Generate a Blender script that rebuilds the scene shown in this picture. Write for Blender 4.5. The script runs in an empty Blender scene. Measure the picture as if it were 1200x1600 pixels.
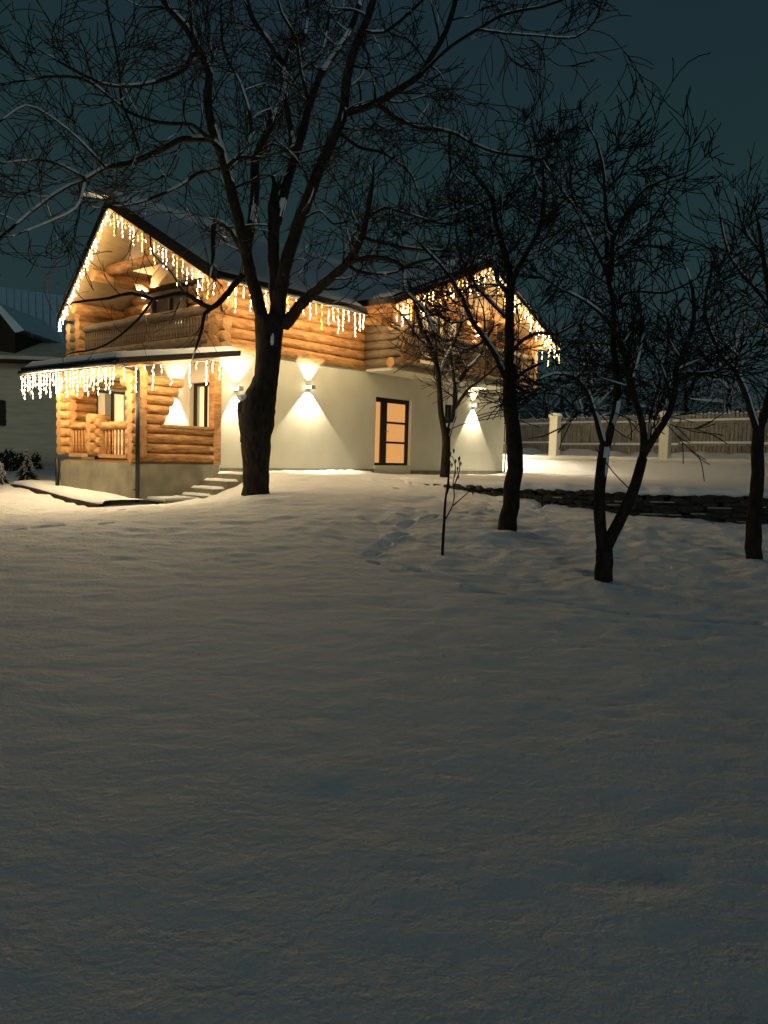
import bpy, math, random
import numpy as np
from mathutils import Vector, Matrix
random.seed(7); RN = np.random.RandomState(11)
sc = bpy.context.scene
col = sc.collection
# ------------------------------------------------------------------ camera
F_PX = 1204.0
PITCH = -math.atan(85 / F_PX); ROLL = 0.026
cp, sp = math.cos(PITCH), math.sin(PITCH); cr, sr = math.cos(ROLL), math.sin(ROLL)
FW = np.array([0, cp, sp]); U0 = np.cross([1, 0, 0], FW)
RT = cr * np.array([1, 0, 0.]) + sr * U0
UP = -sr * np.array([1, 0, 0.]) + cr * U0
cam_d = bpy.data.cameras.new('camera'); cam = bpy.data.objects.new('camera', cam_d); col.objects.link(cam)
cam_d.sensor_fit = 'VERTICAL'; cam_d.sensor_height = 36.0; cam_d.lens = 36.0 * F_PX / 1600.0
cam_d.clip_start = 0.05; cam_d.clip_end = 2000
cam.matrix_world = Matrix((
    (RT[0], UP[0], -FW[0], 0), (RT[1], UP[1], -FW[1], 0), (RT[2], UP[2], -FW[2], 0), (0, 0, 0, 1)))
sc.camera = cam
# ------------------------------------------------------------------ sky
SKY_K = .88
w = bpy.data.worlds.new('World'); sc.world = w; w.use_nodes = True
nt = w.node_tree; nt.nodes.clear()
def N(t, **k):
    n = nt.nodes.new(t)
    for a, b in k.items(): setattr(n, a, b)
    return n
wo = N('ShaderNodeOutputWorld'); bg = N('ShaderNodeBackground'); bg2 = N('ShaderNodeBackground'); add = N('ShaderNodeAddShader')
sky = N('ShaderNodeTexSky'); sky.sky_type = 'NISHITA'; sky.sun_disc = False
sky.sun_elevation = math.radians(-4); sky.sun_rotation = math.radians(200)
nt.links.new(sky.outputs[0], bg2.inputs[0]); bg2.inputs[1].default_value = 0.05
tc = N('ShaderNodeTexCoord'); sx = N('ShaderNodeSeparateXYZ'); nt.links.new(tc.outputs['Generated'], sx.inputs[0])
ns = N('ShaderNodeTexNoise'); ns.inputs['Scale'].default_value = 1.6; ns.inputs['Detail'].default_value = 6
nt.links.new(tc.outputs['Generated'], ns.inputs[0])
m1 = N('ShaderNodeMath', operation='MULTIPLY_ADD'); m1.inputs[1].default_value = 0.5; nt.links.new(ns.outputs[0], m1.inputs[0]); nt.links.new(sx.outputs[2], m1.inputs[2])
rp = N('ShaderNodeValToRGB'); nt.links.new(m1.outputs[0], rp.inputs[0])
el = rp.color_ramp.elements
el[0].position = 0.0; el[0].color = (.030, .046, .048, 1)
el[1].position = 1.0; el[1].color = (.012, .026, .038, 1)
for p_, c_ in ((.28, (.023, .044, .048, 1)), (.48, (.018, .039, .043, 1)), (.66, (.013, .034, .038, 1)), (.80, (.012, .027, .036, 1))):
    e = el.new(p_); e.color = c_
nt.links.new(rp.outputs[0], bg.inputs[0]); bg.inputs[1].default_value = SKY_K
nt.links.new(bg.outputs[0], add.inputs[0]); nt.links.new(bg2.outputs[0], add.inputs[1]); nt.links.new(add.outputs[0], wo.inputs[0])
# faint night glow of the village from behind the camera, very low and wide
sun_d = bpy.data.lights.new('night_glow', 'SUN'); sun_d.energy = .20; sun_d.angle = math.radians(14); sun_d.color = (.80, 1, .98)
sun = bpy.data.objects.new('night_glow', sun_d); col.objects.link(sun)
sun.rotation_euler = Vector((-.14, .98, -.085)).to_track_quat('-Z', 'Y').to_euler()
sc.view_settings.view_transform = 'Standard'; sc.view_settings.look = 'None'
sc.view_settings.exposure = 0.0; sc.view_settings.gamma = 1.0
sc.cycles.use_denoising = True
sc.cycles.max_bounces = 5; sc.cycles.diffuse_bounces = 3; sc.cycles.sample_clamp_indirect = 4.0

# ------------------------------------------------------------------ helpers
def ray(px, py):
    d = FW * F_PX + RT * (px - 600) + UP * (800 - py); return d / d[1]
def at(px, py, Y): return ray(px, py) * Y
ang = math.atan2(8, 6.65)
HU = np.array([math.cos(ang), math.sin(ang), 0]); HV = np.array([-math.sin(ang), math.cos(ang), 0])
P0 = at(441, 650, 19.)
d_ = ray(341, 729); HO = d_ * ((P0 @ HV) / (d_ @ HV)); HO[2] = 0
def H(u, v, z): return HO + HU * u + HV * v + np.array([0, 0, z])
HM = Matrix.Translation(Vector(HO)) @ Matrix.Rotation(ang, 4, 'Z')

def tag(o, label=None, cat=None, group=None, kind=None):
    if label: o['label'] = label
    if cat: o['category'] = cat
    if group: o['group'] = group
    if kind: o['kind'] = kind
    return o
def empty(name, loc=(0, 0, 0), rz=0, parent=None):
    o = bpy.data.objects.new(name, None); col.objects.link(o)
    o.location = loc; o.rotation_euler = (0, 0, rz); o.empty_display_size = .2
    if parent: o.parent = parent
    return o

class MB:
    def __init__(s): s.v = []; s.f = []; s.m = []; s.sm = []; s.n = 0
    def add(s, vs, fs, m=0, smooth=False):
        n = s.n; s.v.extend([tuple(map(float, p)) for p in vs]); s.n += len(vs)
        for f in fs: s.f.append([i + n for i in f]); s.m.append(m); s.sm.append(smooth)
    def box(s, x0, x1, y0, y1, z0, z1, m=0):
        vs = [(x0,y0,z0),(x1,y0,z0),(x1,y1,z0),(x0,y1,z0),(x0,y0,z1),(x1,y0,z1),(x1,y1,z1),(x0,y1,z1)]
        s.add(vs, [(0,3,2,1),(4,5,6,7),(0,1,5,4),(1,2,6,5),(2,3,7,6),(3,0,4,7)], m)
    def tube(s, pts, rad, n=8, m=0, cap=True, smooth=True):
        P = np.array(pts, float); k = len(P)
        R = np.full(k, rad, float) if np.isscalar(rad) else np.array(rad, float)
        T = np.zeros_like(P); T[1:-1] = P[2:] - P[:-2]; T[0] = P[1] - P[0]; T[-1] = P[-1] - P[-2]
        T /= np.maximum(np.linalg.norm(T, axis=1, keepdims=True), 1e-9)
        ref = np.array([0, 0, 1.]) if abs(T[0][2]) < .9 else np.array([1, 0, 0.])
        A = np.zeros_like(P); a = ref - T[0] * (ref @ T[0]); a /= np.linalg.norm(a)
        for i in range(k):
            a = a - T[i] * (a @ T[i]); l = np.linalg.norm(a); a = a / l if l > 1e-6 else np.cross(T[i], [1, 0, 0]); A[i] = a
        B = np.cross(T, A)
        th = np.arange(n) * 2 * math.pi / n
        vs = (P[:, None] + R[:, None, None] * (np.cos(th)[None, :, None] * A[:, None] + np.sin(th)[None, :, None] * B[:, None])).reshape(-1, 3)
        fs = [(i*n+j, i*n+(j+1) % n, (i+1)*n+(j+1) % n, (i+1)*n+j) for i in range(k-1) for j in range(n)]
        s.add(vs, fs, m, smooth)
        if cap:
            b = s.n - len(vs)
            s.f.append([b + j for j in range(n)][::-1]); s.m.append(m); s.sm.append(False)
            s.f.append([b + (k-1)*n + j for j in range(n)]); s.m.append(m); s.sm.append(False)
    def slab(s, poly, t, m=0, up=(0, 0, 1)):
        """prism: polygon of 3D points extruded by t along 'up'"""
        n = len(poly); u = np.array(up) * t
        vs = [np.array(p, float) for p in poly] + [np.array(p, float) + u for p in poly]
        s.add(vs, [tuple(range(n))[::-1], tuple(range(n, 2*n))] + [(i, (i+1) % n, n+(i+1) % n, n+i) for i in range(n)], m)
    def build(s, name, mats, parent=None, loc=None):
        me = bpy.data.meshes.new(name)
        me.from_pydata(s.v, [], s.f)
        for mm in (mats if isinstance(mats, (list, tuple)) else [mats]): me.materials.append(mm)
        me.polygons.foreach_set('material_index', s.m); me.polygons.foreach_set('use_smooth', s.sm)
        me.update()
        o = bpy.data.objects.new(name, me); col.objects.link(o)
        if parent: o.parent = parent
        if loc is not None: o.location = loc
        return o

def mat(name, color, rough=.8, noise=None, scale=(1, 1, 1), nscale=5, bump=0, bscale=20, coords='Object', emit=None, estr=0, spec=.3, metal=0, detail=5):
    m = bpy.data.materials.new(name); m.use_nodes = True; t = m.node_tree; b = t.nodes['Principled BSDF']
    b.inputs['Base Color'].default_value = (*color, 1); b.inputs['Roughness'].default_value = rough
    b.inputs['Specular IOR Level'].default_value = spec; b.inputs['Metallic'].default_value = metal
    tcn = t.nodes.new('ShaderNodeTexCoord'); mp = t.nodes.new('ShaderNodeMapping'); mp.inputs['Scale'].default_value = scale
    t.links.new(tcn.outputs[coords], mp.inputs[0])
    if noise:
        nz = t.nodes.new('ShaderNodeTexNoise'); nz.inputs['Scale'].default_value = nscale; nz.inputs['Detail'].default_value = detail
        t.links.new(mp.outputs[0], nz.inputs[0])
        r = t.nodes.new('ShaderNodeValToRGB'); t.links.new(nz.outputs[0], r.inputs[0])
        r.color_ramp.elements[0].position = .32; r.color_ramp.elements[0].color = (*noise, 1)
        r.color_ramp.elements[1].position = .68; r.color_ramp.elements[1].color = (*color, 1)
        t.links.new(r.outputs[0], b.inputs['Base Color'])
    if bump:
        nb = t.nodes.new('ShaderNodeTexNoise'); nb.inputs['Scale'].default_value = bscale; nb.inputs['Detail'].default_value = 4
        t.links.new(mp.outputs[0], nb.inputs[0])
        bm = t.nodes.new('ShaderNodeBump'); bm.inputs['Strength'].default_value = 1; bm.inputs['Distance'].default_value = bump
        t.links.new(nb.outputs[0], bm.inputs['Height']); t.links.new(bm.outputs[0], b.inputs['Normal'])
    if emit:
        b.inputs['Emission Color'].default_value = (*emit, 1); b.inputs['Emission Strength'].default_value = estr
    return m

M = {}
M['plaster'] = mat('plaster', (.76, .72, .58), .9, (.68, .65, .51), scale=(1, 1, .6), nscale=1.6, bump=.006, bscale=45, detail=8)
M['log'] = mat('pine_log', (.56, .29, .105), .7, (.26, .115, .038), scale=(1.2, 1.2, 5), nscale=3.2, bump=.02, bscale=11, detail=9)
M['log_end'] = mat('pine_log_end', (.48, .27, .11), .7, (.32, .15, .05), nscale=14, bump=.004)
M['log_grey'] = mat('shaded_log', (.22, .16, .10), .7, (.13, .085, .05), scale=(1.2, 1.2, 5), nscale=4, bump=.01, bscale=9)  # darker, greyer pine: the shade on the balcony rails is put into the colour
M['board'] = mat('pine_board', (.42, .22, .08), .7, (.30, .14, .05), scale=(1, 8, 1), nscale=3, bump=.004)
M['dark_trim'] = mat('dark_trim', (.018, .013, .011), .6, bump=.002)
M['frame'] = mat('brown_frame', (.020, .010, .009), .45)
M['metal_dark'] = mat('dark_metal', (.02, .02, .022), .4, metal=.3)
M['concrete'] = mat('concrete', (.30, .27, .20), .95, (.17, .155, .115), nscale=2.2, bump=.01, bscale=18)
M['stone'] = mat('dark_stone', (.07, .062, .055), .95, (.03, .027, .024), nscale=6, bump=.03, bscale=10)
M['bark'] = mat('bark', (.045, .035, .028), .95, (.018, .014, .012), scale=(1, 1, .35), nscale=14, bump=.03, bscale=22, spec=.1)
M['twig'] = mat('twig', (.026, .020, .017), .95, spec=.1)
M['snow_clump'] = mat('snow_clump', (.80, .82, .84), .8, bump=.01, bscale=15)
M['snow_thin'] = mat('thin_snow', (.42, .43, .43), .8, (.25, .25, .25), nscale=9)
M['fence_wood'] = mat('fence_wood', (.33, .30, .25), .9, (.17, .15, .125), scale=(1, 1, .2), nscale=12, bump=.01)
M['door_glow'] = mat('door_glow', (.16, .09, .04), .3, (.12, .07, .03), nscale=1.5, emit=(.80, .37, .11), estr=.88)
M['curtain_glow'] = mat('curtain_glow', (.7, .6, .4), .8, emit=(1, .70, .34), estr=.85)
M['curtain_pale'] = mat('curtain_pale', (.7, .62, .45), .8, emit=(.9, .65, .36), estr=.26)
M['glass_dark'] = mat('dark_glass', (.02, .02, .025), .08, spec=.8)
M['lamp_body'] = mat('lamp_body', (.25, .25, .25), .4)
M['lamp_glow'] = mat('lamp_glow', (.9, .9, .8), .4, emit=(1, .86, .62), estr=18)
M['wire'] = mat('wire', (.35, .33, .27), .5)
BULB = 34
STRAND_W = 9.5
M['soffit'] = mat('pale_board', (.42, .30, .16), .7, (.34, .23, .11), scale=(1, 8, 1), nscale=3, bump=.003)
M['bulb'] = mat('warm_bulb', (.9, .8, .6), .3, emit=(1, .68, .32), estr=BULB)
M['bulb_yellow'] = mat('yellow_bulb', (.9, .7, .3), .3, emit=(1, .46, .07), estr=BULB * .55)
M['bulb_cool'] = mat('pale_bulb', (.9, .8, .7), .3, emit=(1, .74, .40), estr=BULB * 1.1)
M['metal_roof'] = mat('snowy_metal_roof', (.72, .88, .95), .7, (.60, .78, .88), scale=(1, 1, 1), nscale=1.5, bump=.004)
M['siding'] = mat('old_siding', (.75, .70, .55), .9, (.60, .55, .42), scale=(.4, .4, 2.5), nscale=3, bump=.01)
M['dark_wood'] = mat('dark_timber', (.035, .025, .018), .9)
M['leaf'] = mat('dry_leaf', (.10, .06, .03), .8)
M['needle'] = mat('dark_needle', (.012, .018, .012), .9)

def snow_material():
    m = bpy.data.materials.new('snow'); m.use_nodes = True; t = m.node_tree; b = t.nodes['Principled BSDF']
    b.inputs['Base Color'].default_value = (.90, .89, .90, 1); b.inputs['Roughness'].default_value = .75
    b.inputs['Specular IOR Level'].default_value = .2
    tcn = t.nodes.new('ShaderNodeTexCoord')
    prev = None
    for s_, dist, st in ((3.0, .030, (1, 1.2, 1)), (9, .014, (1, 1.15, 1)), (26, .012, (1, 1, 1)), (90, .006, (1, 1, 1))):
        mp = t.nodes.new('ShaderNodeMapping'); mp.inputs['Scale'].default_value = st
        t.links.new(tcn.outputs['Object'], mp.inputs[0])
        nb = t.nodes.new('ShaderNodeTexNoise'); nb.inputs['Scale'].default_value = s_; nb.inputs['Detail'].default_value = 4
        t.links.new(mp.outputs[0], nb.inputs[0])
        bm = t.nodes.new('ShaderNodeBump'); bm.inputs['Strength'].default_value = 1; bm.inputs['Distance'].default_value = dist
        t.links.new(nb.outputs[0], bm.inputs['Height'])
        if prev: t.links.new(prev.outputs[0], bm.inputs['Normal'])
        prev = bm
    t.links.new(prev.outputs[0], b.inputs['Normal'])
    return m
M['snow'] = snow_material()

# ------------------------------------------------------------------ terrain
def w3(p): return (p[0], p[1], p[2])
WALL_LINE = [(-.35, 20.6), (.77, 18.93), (2.83, 17.35), (4.8, 16.7), (7.89, 15.9), (12, 15.0), (30, 12)]
ctrl = [(0,0,-1.5), (-5,0,-1.5), (5,0,-1.55), (0,5,-1.5), (-4,6,-1.45), (5,6,-1.55), (10,4,-1.65), (-10,4,-1.5),
        (2.61,8.94,-1.45), (1.91,12,-1.2), (5.27,10.84,-1.4), (.82,10.47,-1.35), (-2.29,13.61,-.85), (1.35,18.26,-.64),
        (.77,18.93,-.60), (2.83,17.08,-.86), (4.8,16.4,-1.06), (7.89,15.6,-1.20), (12,13.5,-1.4), (6.3,15.9,-1.14), (3.8,16.7,-.97), (16,8,-1.5),
        (-9,17,-1.0), (-9,12,-1.2), (-14,25,-.95), (-13,16,-1.1), (-2.2,9,-1.27), (-6,11,-1.2), (-9.2,19,-.95), (-10.8,23,-.95)]
for u, v, z in [(2,-.3,-.40), (2,-1.6,-.47), (5,-.3,-.42), (4.6,-1.8,-.47), (1.0,-.6,-.42), (-2.2,-.3,-1.06), (-2.3,3.2,-.98), (-.8,-1.0,-.88), (-.2,-1.2,-.62),
                (-3.2,-.8,-1.08), (2.5,-3,-.66), (12,0,-.5), (14,5,-.5), (5,12,-.6), (-.5,8,-.95)]:
    p = H(u, v, z); ctrl.append((p[0], p[1], z))
C_ = np.array(ctrl)
def tps(r2): return np.where(r2 > 1e-9, r2 * np.log(np.maximum(r2, 1e-9)), 0.)
n_ = len(C_)
K = tps(((C_[:, None, :2] - C_[None, :, :2]) ** 2).sum(-1)) + np.eye(n_) * .6
Pm = np.hstack([np.ones((n_, 1)), C_[:, :2]])
Am = np.block([[K, Pm], [Pm.T, np.zeros((3, 3))]])
SOL = np.linalg.solve(Am, np.concatenate([C_[:, 2], np.zeros(3)]))
def base_h(x, y):
    x = np.asarray(x, float); y = np.asarray(y, float); sh = x.shape; xf = np.clip(x.ravel(), -18, 20); yf = np.clip(y.ravel(), -4, 30)
    r2 = (xf[:, None] - C_[None, :, 0]) ** 2 + (yf[:, None] - C_[None, :, 1]) ** 2
    z = tps(r2) @ SOL[:n_] + SOL[n_] + SOL[n_+1] * xf + SOL[n_+2] * yf
    return np.clip(z, -1.75, -.36).reshape(sh)
def wall_y(x):
    return np.interp(x, [p[0] for p in WALL_LINE], [p[1] for p in WALL_LINE])
# lattice noise
def vnoise(x, y, seed):
    r = np.random.RandomState(seed); T = r.rand(256, 256)
    xi = np.floor(x).astype(int); yi = np.floor(y).astype(int); fx = x - xi; fy = y - yi
    fx = fx*fx*(3-2*fx); fy = fy*fy*(3-2*fy); a = xi & 255; b = yi & 255; a1 = (a+1) & 255; b1 = (b+1) & 255
    return (T[a, b]*(1-fx) + T[a1, b]*fx)*(1-fy) + (T[a, b1]*(1-fx) + T[a1, b1]*fx)*fy - .5
def ground_pt(px, py):
    d = ray(px, py); lo, hi = 1.0, 40.0
    for k in range(40):
        mid = (lo + hi) / 2; p = d * mid
        if p[2] < float(base_h(p[0], p[1])): hi = mid
        else: lo = mid
    return d * lo
DENTS = []
def dent(px, py, px2, py2, wd, dp):
    a = ground_pt(px, py); b = ground_pt(px2, py2); k_ = .10; DENTS.append((a[0]+(b[0]-a[0])*k_, a[1]+(b[1]-a[1])*k_, b[0]-(b[0]-a[0])*k_, b[1]-(b[1]-a[1])*k_, wd*.85, dp))
for a in [(662,815,690,809,.10,.06), (629,822,645,816,.09,.075), (612,839,636,832,.10,.085), (588,852,604,846,.09,.08), (574,866,590,862,.09,.075), (584,880,600,886,.09,.07),
          (646,893,664,898,.10,.07), (712,803,736,800,.10,.04), (755,798,775,796,.10,.04), (830,792,862,784,.10,.05),
          (724,919,790,931,.07,.05), (840,934,905,946,.09,.05), (905,946,1000,962,.09,.045), (1000,962,1100,968,.10,.045), (1100,968,1190,974,.11,.05),
          (620,752,632,751,.08,.04), (646,765,656,764,.08,.03), (618,764,628,763,.08,.03), (0,830,30,828,.10,.05), (52,826,95,821,.10,.045), (158,817,172,815,.07,.04), (186,796,190,796,.07,.05), (205,799,209,799,.07,.05), (1020,885,1040,888,.1,.04)]:
    dent(*a)
MOUNDS = []
def lawn_h(x, y):
    z = base_h(x, y)
    g = .32 + .68*np.clip((y-6)/6, 0, 1)
    g = g * (.55 + .45*np.clip((x + .6)/2.2, 0, 1))
    z = z + g*(.10 * vnoise(x*.35+3, y*.45+9, 1) + .075 * vnoise(x*1.0+.4*y, y*1.5, 2) + .092 * vnoise(x*2.4+5-.5*y, y*3.9+.3*x, 3) + .058 * vnoise(x*5.2+.9*y, y*8.5, 4)) + .004*vnoise(x*19, y*26, 5)
    for (ax, ay, bx, by, wd, dp) in DENTS:
        L2 = (bx-ax)**2 + (by-ay)**2 + 1e-9
        t = np.clip(((x-ax)*(bx-ax) + (y-ay)*(by-ay)) / L2, 0, 1)
        d2 = (x-ax-t*(bx-ax))**2 + (y-ay-t*(by-ay))**2
        z = z - 2.3*dp * np.exp(-(d2/(wd*wd*.72))**2) + dp*.2*np.exp(-((np.sqrt(d2)-wd*1.6)/(wd*.4))**2)
    z = z + (y > 14.5)*0
    for (ax, ay, wd, dp) in MOUNDS:
        d2 = (x-ax)**2 + (y-ay)**2; z = z + dp * np.exp(-d2/(wd*wd))
    beh = np.clip((y - wall_y(x) - .12) / .25, 0, 1) * (x > -.35)
    return z - beh * .32

def grid_mesh(name, xs, ys, hf, material, kind='structure', skip=None):
    X, Y = np.meshgrid(xs, ys); Z = hf(X, Y); nx, ny = len(xs), len(ys)
    co = np.stack([X, Y, Z], -1).reshape(-1, 3)
    i = np.arange(nx*ny).reshape(ny, nx)
    q = np.stack([i[:-1, :-1], i[:-1, 1:], i[1:, 1:], i[1:, :-1]], -1).reshape(-1, 4)
    if skip is not None:
        c = co[q].mean(1); q = q[~skip(c[:, 0], c[:, 1])]
    me = bpy.data.meshes.new(name)
    me.vertices.add(len(co)); me.vertices.foreach_set('co', co.ravel())
    me.loops.add(q.size); me.loops.foreach_set('vertex_index', q.ravel())
    me.polygons.add(len(q)); me.polygons.foreach_set('loop_start', np.arange(len(q))*4); me.polygons.foreach_set('loop_total', np.full(len(q), 4))
    me.polygons.foreach_set('use_smooth', np.ones(len(q), bool)); me.update(); me.validate()
    me.materials.append(material)
    o = bpy.data.objects.new(name, me); col.objects.link(o)
    return tag(o, kind=kind)

for u_, v_, wd_, dp_ in [(3.9,-.05,.5,.03),(4.8,-.05,.4,.04)]:
    p = H(u_, v_, 0); MOUNDS.append((p[0], p[1], wd_, dp_))
TREE_BASES = [(398,785,-.85,.55,.10), (945,918,-1.45,.4,.10), (790,842,-1.2,.4,.09), (1180,886,-1.4,.4,.08), (692,873,-1.35,.25,.04)]
for (px, py, z, wd, dp) in TREE_BASES:
    p = ray(px, py); p = p * (z / p[2]); MOUNDS.append((p[0], p[1]+.05, wd, dp*.7))
xs = np.concatenate([np.arange(-18, -10, .25), np.arange(-10, -5, .07), np.arange(-5, 7, .03), np.arange(7, 10, .07), np.arange(10, 22.1, .25)])
ys = [-4.0]
while ys[-1] < 29:
    y = ys[-1]; ys.append(y + (.25 if y < 1.2 else max(.014, min(.036, .0042*y)) if y < 22 else .3))
grid_mesh('snow_lawn', xs, np.array(ys), lawn_h, M['snow'])
grid_mesh('ground', np.linspace(-400, 400, 161), np.linspace(-60, 700, 153), lambda x, y: np.where((abs(x) < 26) & (y < 40), -2.2, np.where(y > 50, -.9, -1.7)) + 0*x, M['snow'])
# upper terrace behind the garden wall
def terr():
    us = np.linspace(0, 1, 420); xsn = -.35 + us * 26
    rows = [(-.04, -.17), (-.12, -.13), (-.15, -.06), (-.09, -.01), (.1, .02), (.35, .015), (.7, 0), (1.2, 0), (1.8, 0), (2.5, 0), (3.0, 0), (3.5, 0), (4, 0), (4.5, 0), (5, 0), (5.5, 0), (6, 0), (6.5, 0), (7, 0), (7.6, 0), (8.3, 0), (9, 0), (10, 0), (11, 0), (12, 0), (14, 0), (17, 0), (20, 0), (28, 0)]
    co = []
    for dy, dz in rows:
        ed = np.where(dy < 1, 1, 0)
        y = wall_y(xsn) + dy + ed * (.10 * vnoise(xsn*1.7, xsn*0+3, 21) + .10 * vnoise(xsn*4.3, xsn*0+7, 22))
        z = -.47 + dz + .05 * vnoise(xsn*.9, y*1.1, 23) + .03 * vnoise(xsn*3, y*3, 24) + (0 if dy > .3 else .04*vnoise(xsn*6, xsn*0+2, 29))
        uu = (xsn-HO[0])*HU[0] + (y-HO[1])*HU[1]; k_ = np.clip((uu-11.9)/2.4, 0, 1)
        z = z + .56 * k_*k_*(3-2*k_)
        co.append(np.stack([xsn, y, z], -1))
    co = np.array(co).reshape(-1, 3); ny = len(rows); nx = len(xsn); i = np.arange(nx*ny).reshape(ny, nx)
    q = np.stack([i[:-1, :-1], i[:-1, 1:], i[1:, 1:], i[1:, :-1]], -1).reshape(-1, 4)
    me = bpy.data.meshes.new('snow_terrace'); me.from_pydata(co.tolist(), [], q.tolist()); me.materials.append(M['snow'])
    me.polygons.foreach_set('use_smooth', [True]*len(q)); me.update()
    o = bpy.data.objects.new('snow_terrace', me); col.objects.link(o); tag(o, kind='structure')
terr()
# far hillside
hx = np.linspace(-120, 160, 70); hy = np.linspace(62, 220, 40)
grid_mesh('hill', hx, hy, lambda x, y: -1 + (y-62)*.10*np.clip((x+40)/60, .15, 1.1) + 1.5*vnoise(x*.05, y*.05, 31), mat('wooded_hillside', (.30, .32, .32), .95, (.05, .055, .055), nscale=.9, detail=8, bump=.4, bscale=1.0))

# ------------------------------------------------------------------ dry-stone garden wall
gw = empty('garden_wall'); 
mb = MB()
def stone(mb, c, sx_, sy_, sz_, m=0):
    n, k = 7, 5; vs = []; 
    for i in range(k+1):
        ph = -math.pi/2 + math.pi*i/k
        for j in range(n):
            th = 2*math.pi*j/n
            q = np.array([math.copysign(abs(math.cos(ph)*math.cos(th))**.55, math.cos(ph)*math.cos(th)), math.copysign(abs(math.cos(ph)*math.sin(th))**.55, math.cos(ph)*math.sin(th)), math.copysign(abs(math.sin(ph))**.6, math.sin(ph))])
            q *= 1 + .16 * (random.random() - .5)
            vs.append((c[0]+q[0]*sx_, c[1]+q[1]*sy_, c[2]+q[2]*sz_))
    fs = [(i*n+j, i*n+(j+1) % n, (i+1)*n+(j+1) % n, (i+1)*n+j) for i in range(k) for j in range(n)]
    mb.add(vs, fs, m, False)
x = .5
while x < 24:
    hb = float(base_h(x, wall_y(x) - .1)); top = -.63
    z = top
    while z > hb - .15:
        sc_ = min(1, max(.35, x/2.6)); wd = random.uniform(.12, .26); hh = random.uniform(.05, .10)*sc_
        stone(mb, (x + random.uniform(-.08, .08), float(wall_y(x)) + .12 + random.uniform(-.05, .05), z), wd, .2, hh)
        z -= hh * 1.7
    x += random.uniform(.2, .3)
mb.build('stonework', M['stone'], gw)
mb = MB(); 
for k in range(46):
    x = random.uniform(3, 22); hb = float(base_h(x, wall_y(x)))
    z = random.uniform(hb, -.72); l = random.uniform(.1, .3)
    yy = float(wall_y(x)) - .13
    stone(mb, (x, yy, z), l, .06, .015)
mb.build('snow_cover', M['snow_thin'], gw)
tag(gw, 'low dark dry stone wall holding up the snowy terrace to the right of the house door', 'wall')

# ------------------------------------------------------------------ log house
house = empty('log_house', HO, ang)
tag(house, 'white and orange pine log house with snowy gabled roof, balconies and corner porch', 'house')
def holes_wall(mb, axis, fixed, t, a0, a1, z0, z1, holes, m=0):
    """wall slab along axis ('u' or 'v') with rectangular holes (a,b,c,d)"""
    As = sorted({a0, a1} | {h[0] for h in holes} | {h[1] for h in holes}); Zs = sorted({z0, z1} | {h[2] for h in holes} | {h[3] for h in holes})
    # merge vertically per column
    for i in range(len(As)-1):
        ca = (As[i]+As[i+1])/2; run = None
        for j in range(len(Zs)-1):
            cz = (Zs[j]+Zs[j+1])/2; hole = any(h[0] < ca < h[1] and h[2] < cz < h[3] for h in holes)
            if not hole: run = (run[0] if run else Zs[j], Zs[j+1])
            if hole or j == len(Zs)-2:
                if run:
                    if axis == 'u': mb.box(As[i], As[i+1], fixed, fixed+t, run[0], run[1], m)
                    else: mb.box(fixed, fixed+t, As[i], As[i+1], run[0], run[1], m)
                run = None
ZT = 2.37
RV, RZ, RS = 2.6, 5.85, .586           # ridge v, ridge top z, slope of main roof
def roof_top(v): return RZ - RS * abs(v - RV)
WU, WZ, WS = 8.3, 5.80, .41            # wing ridge
def wing_top(u): return WZ - WS * abs(u - WU)
DOOR = (5.45, 7.08, -.22, 1.70); WIN = (8.78, 9.28, 1.13, 1.72)
mb = MB(); holes_wall(mb, 'u', 0, .3, 0, 12.36, -1.0, ZT, [DOOR, WIN]); mb.box(12.06, 12.36, .3, 6.0, -1.0, ZT)
GW = [(.25, 1.10, -.3, 1.62)]
holes_wall(mb, 'v', 0, .3, .3, 6.0, -1.0, ZT, GW)
mb.box(.3, 12.06, 5.7, 6.0, -1.0, ZT)
mb.build('white_wall', M['plaster'], house)
mb = MB(); mb.box(.05, 5.40, -.035, -.002, -.9, -.33); mb.box(7.12, 12.39, -.035, -.002, -.9, -.36); mb.build('plinth', M['concrete'], house)
mb = MB(); mb.box(.3, 12.06, .3, 5.7, -.4, -.3); mb.box(.3, 12.06, .3, 5.7, 2.40, 2.52); mb.build('floor_slab', M['concrete'], house)
# door
door = MB(); a, b, c, d = DOOR; y0, y1 = .10, .19
for bx in [(a, b, y0, y1, d-.13, d), (a, b, y0, y1, c, c+.07), (a, a+.035, y0, y1, c+.07, d-.13), (b-.13, b, y0, y1, c+.07, d-.13), (a+.36, a+.60, y0-.02, y1, c+.07, d-.13)]: door.box(*bx)
for zz in (.44, 1.01): door.box(a+.60, b-.13, y0+.01, y1-.01, zz-.03, zz+.03)
dr = door.build('door', M['frame'], house)
for (x0, x1, z0, z1) in [(a+.035, a+.36, c+.07, d-.13), (a+.6, b-.13, c+.07, .41), (a+.6, b-.13, .47, .98), (a+.6, b-.13, 1.04, d-.13)]:
    q = MB(); q.box(x0+.002, x1-.002, y0+.04, y0+.055, z0+.002, z1-.002); q.build('pane', M['door_glow'], dr)
q = MB(); q.tube([(a+.52, y0-.07, .75), (a+.62, y0-.07, .75)], .012, 6); q.tube([(a+.52, y0-.07, .75), (a+.52, y0-.01, .75)], .012, 6); q.build('handle', M['lamp_body'], dr)
q = MB(); q.box(a-.06, b+.06, -.09, .10, c-.09, c-.02); q.build('door_sill', M['plaster'], house)
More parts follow.
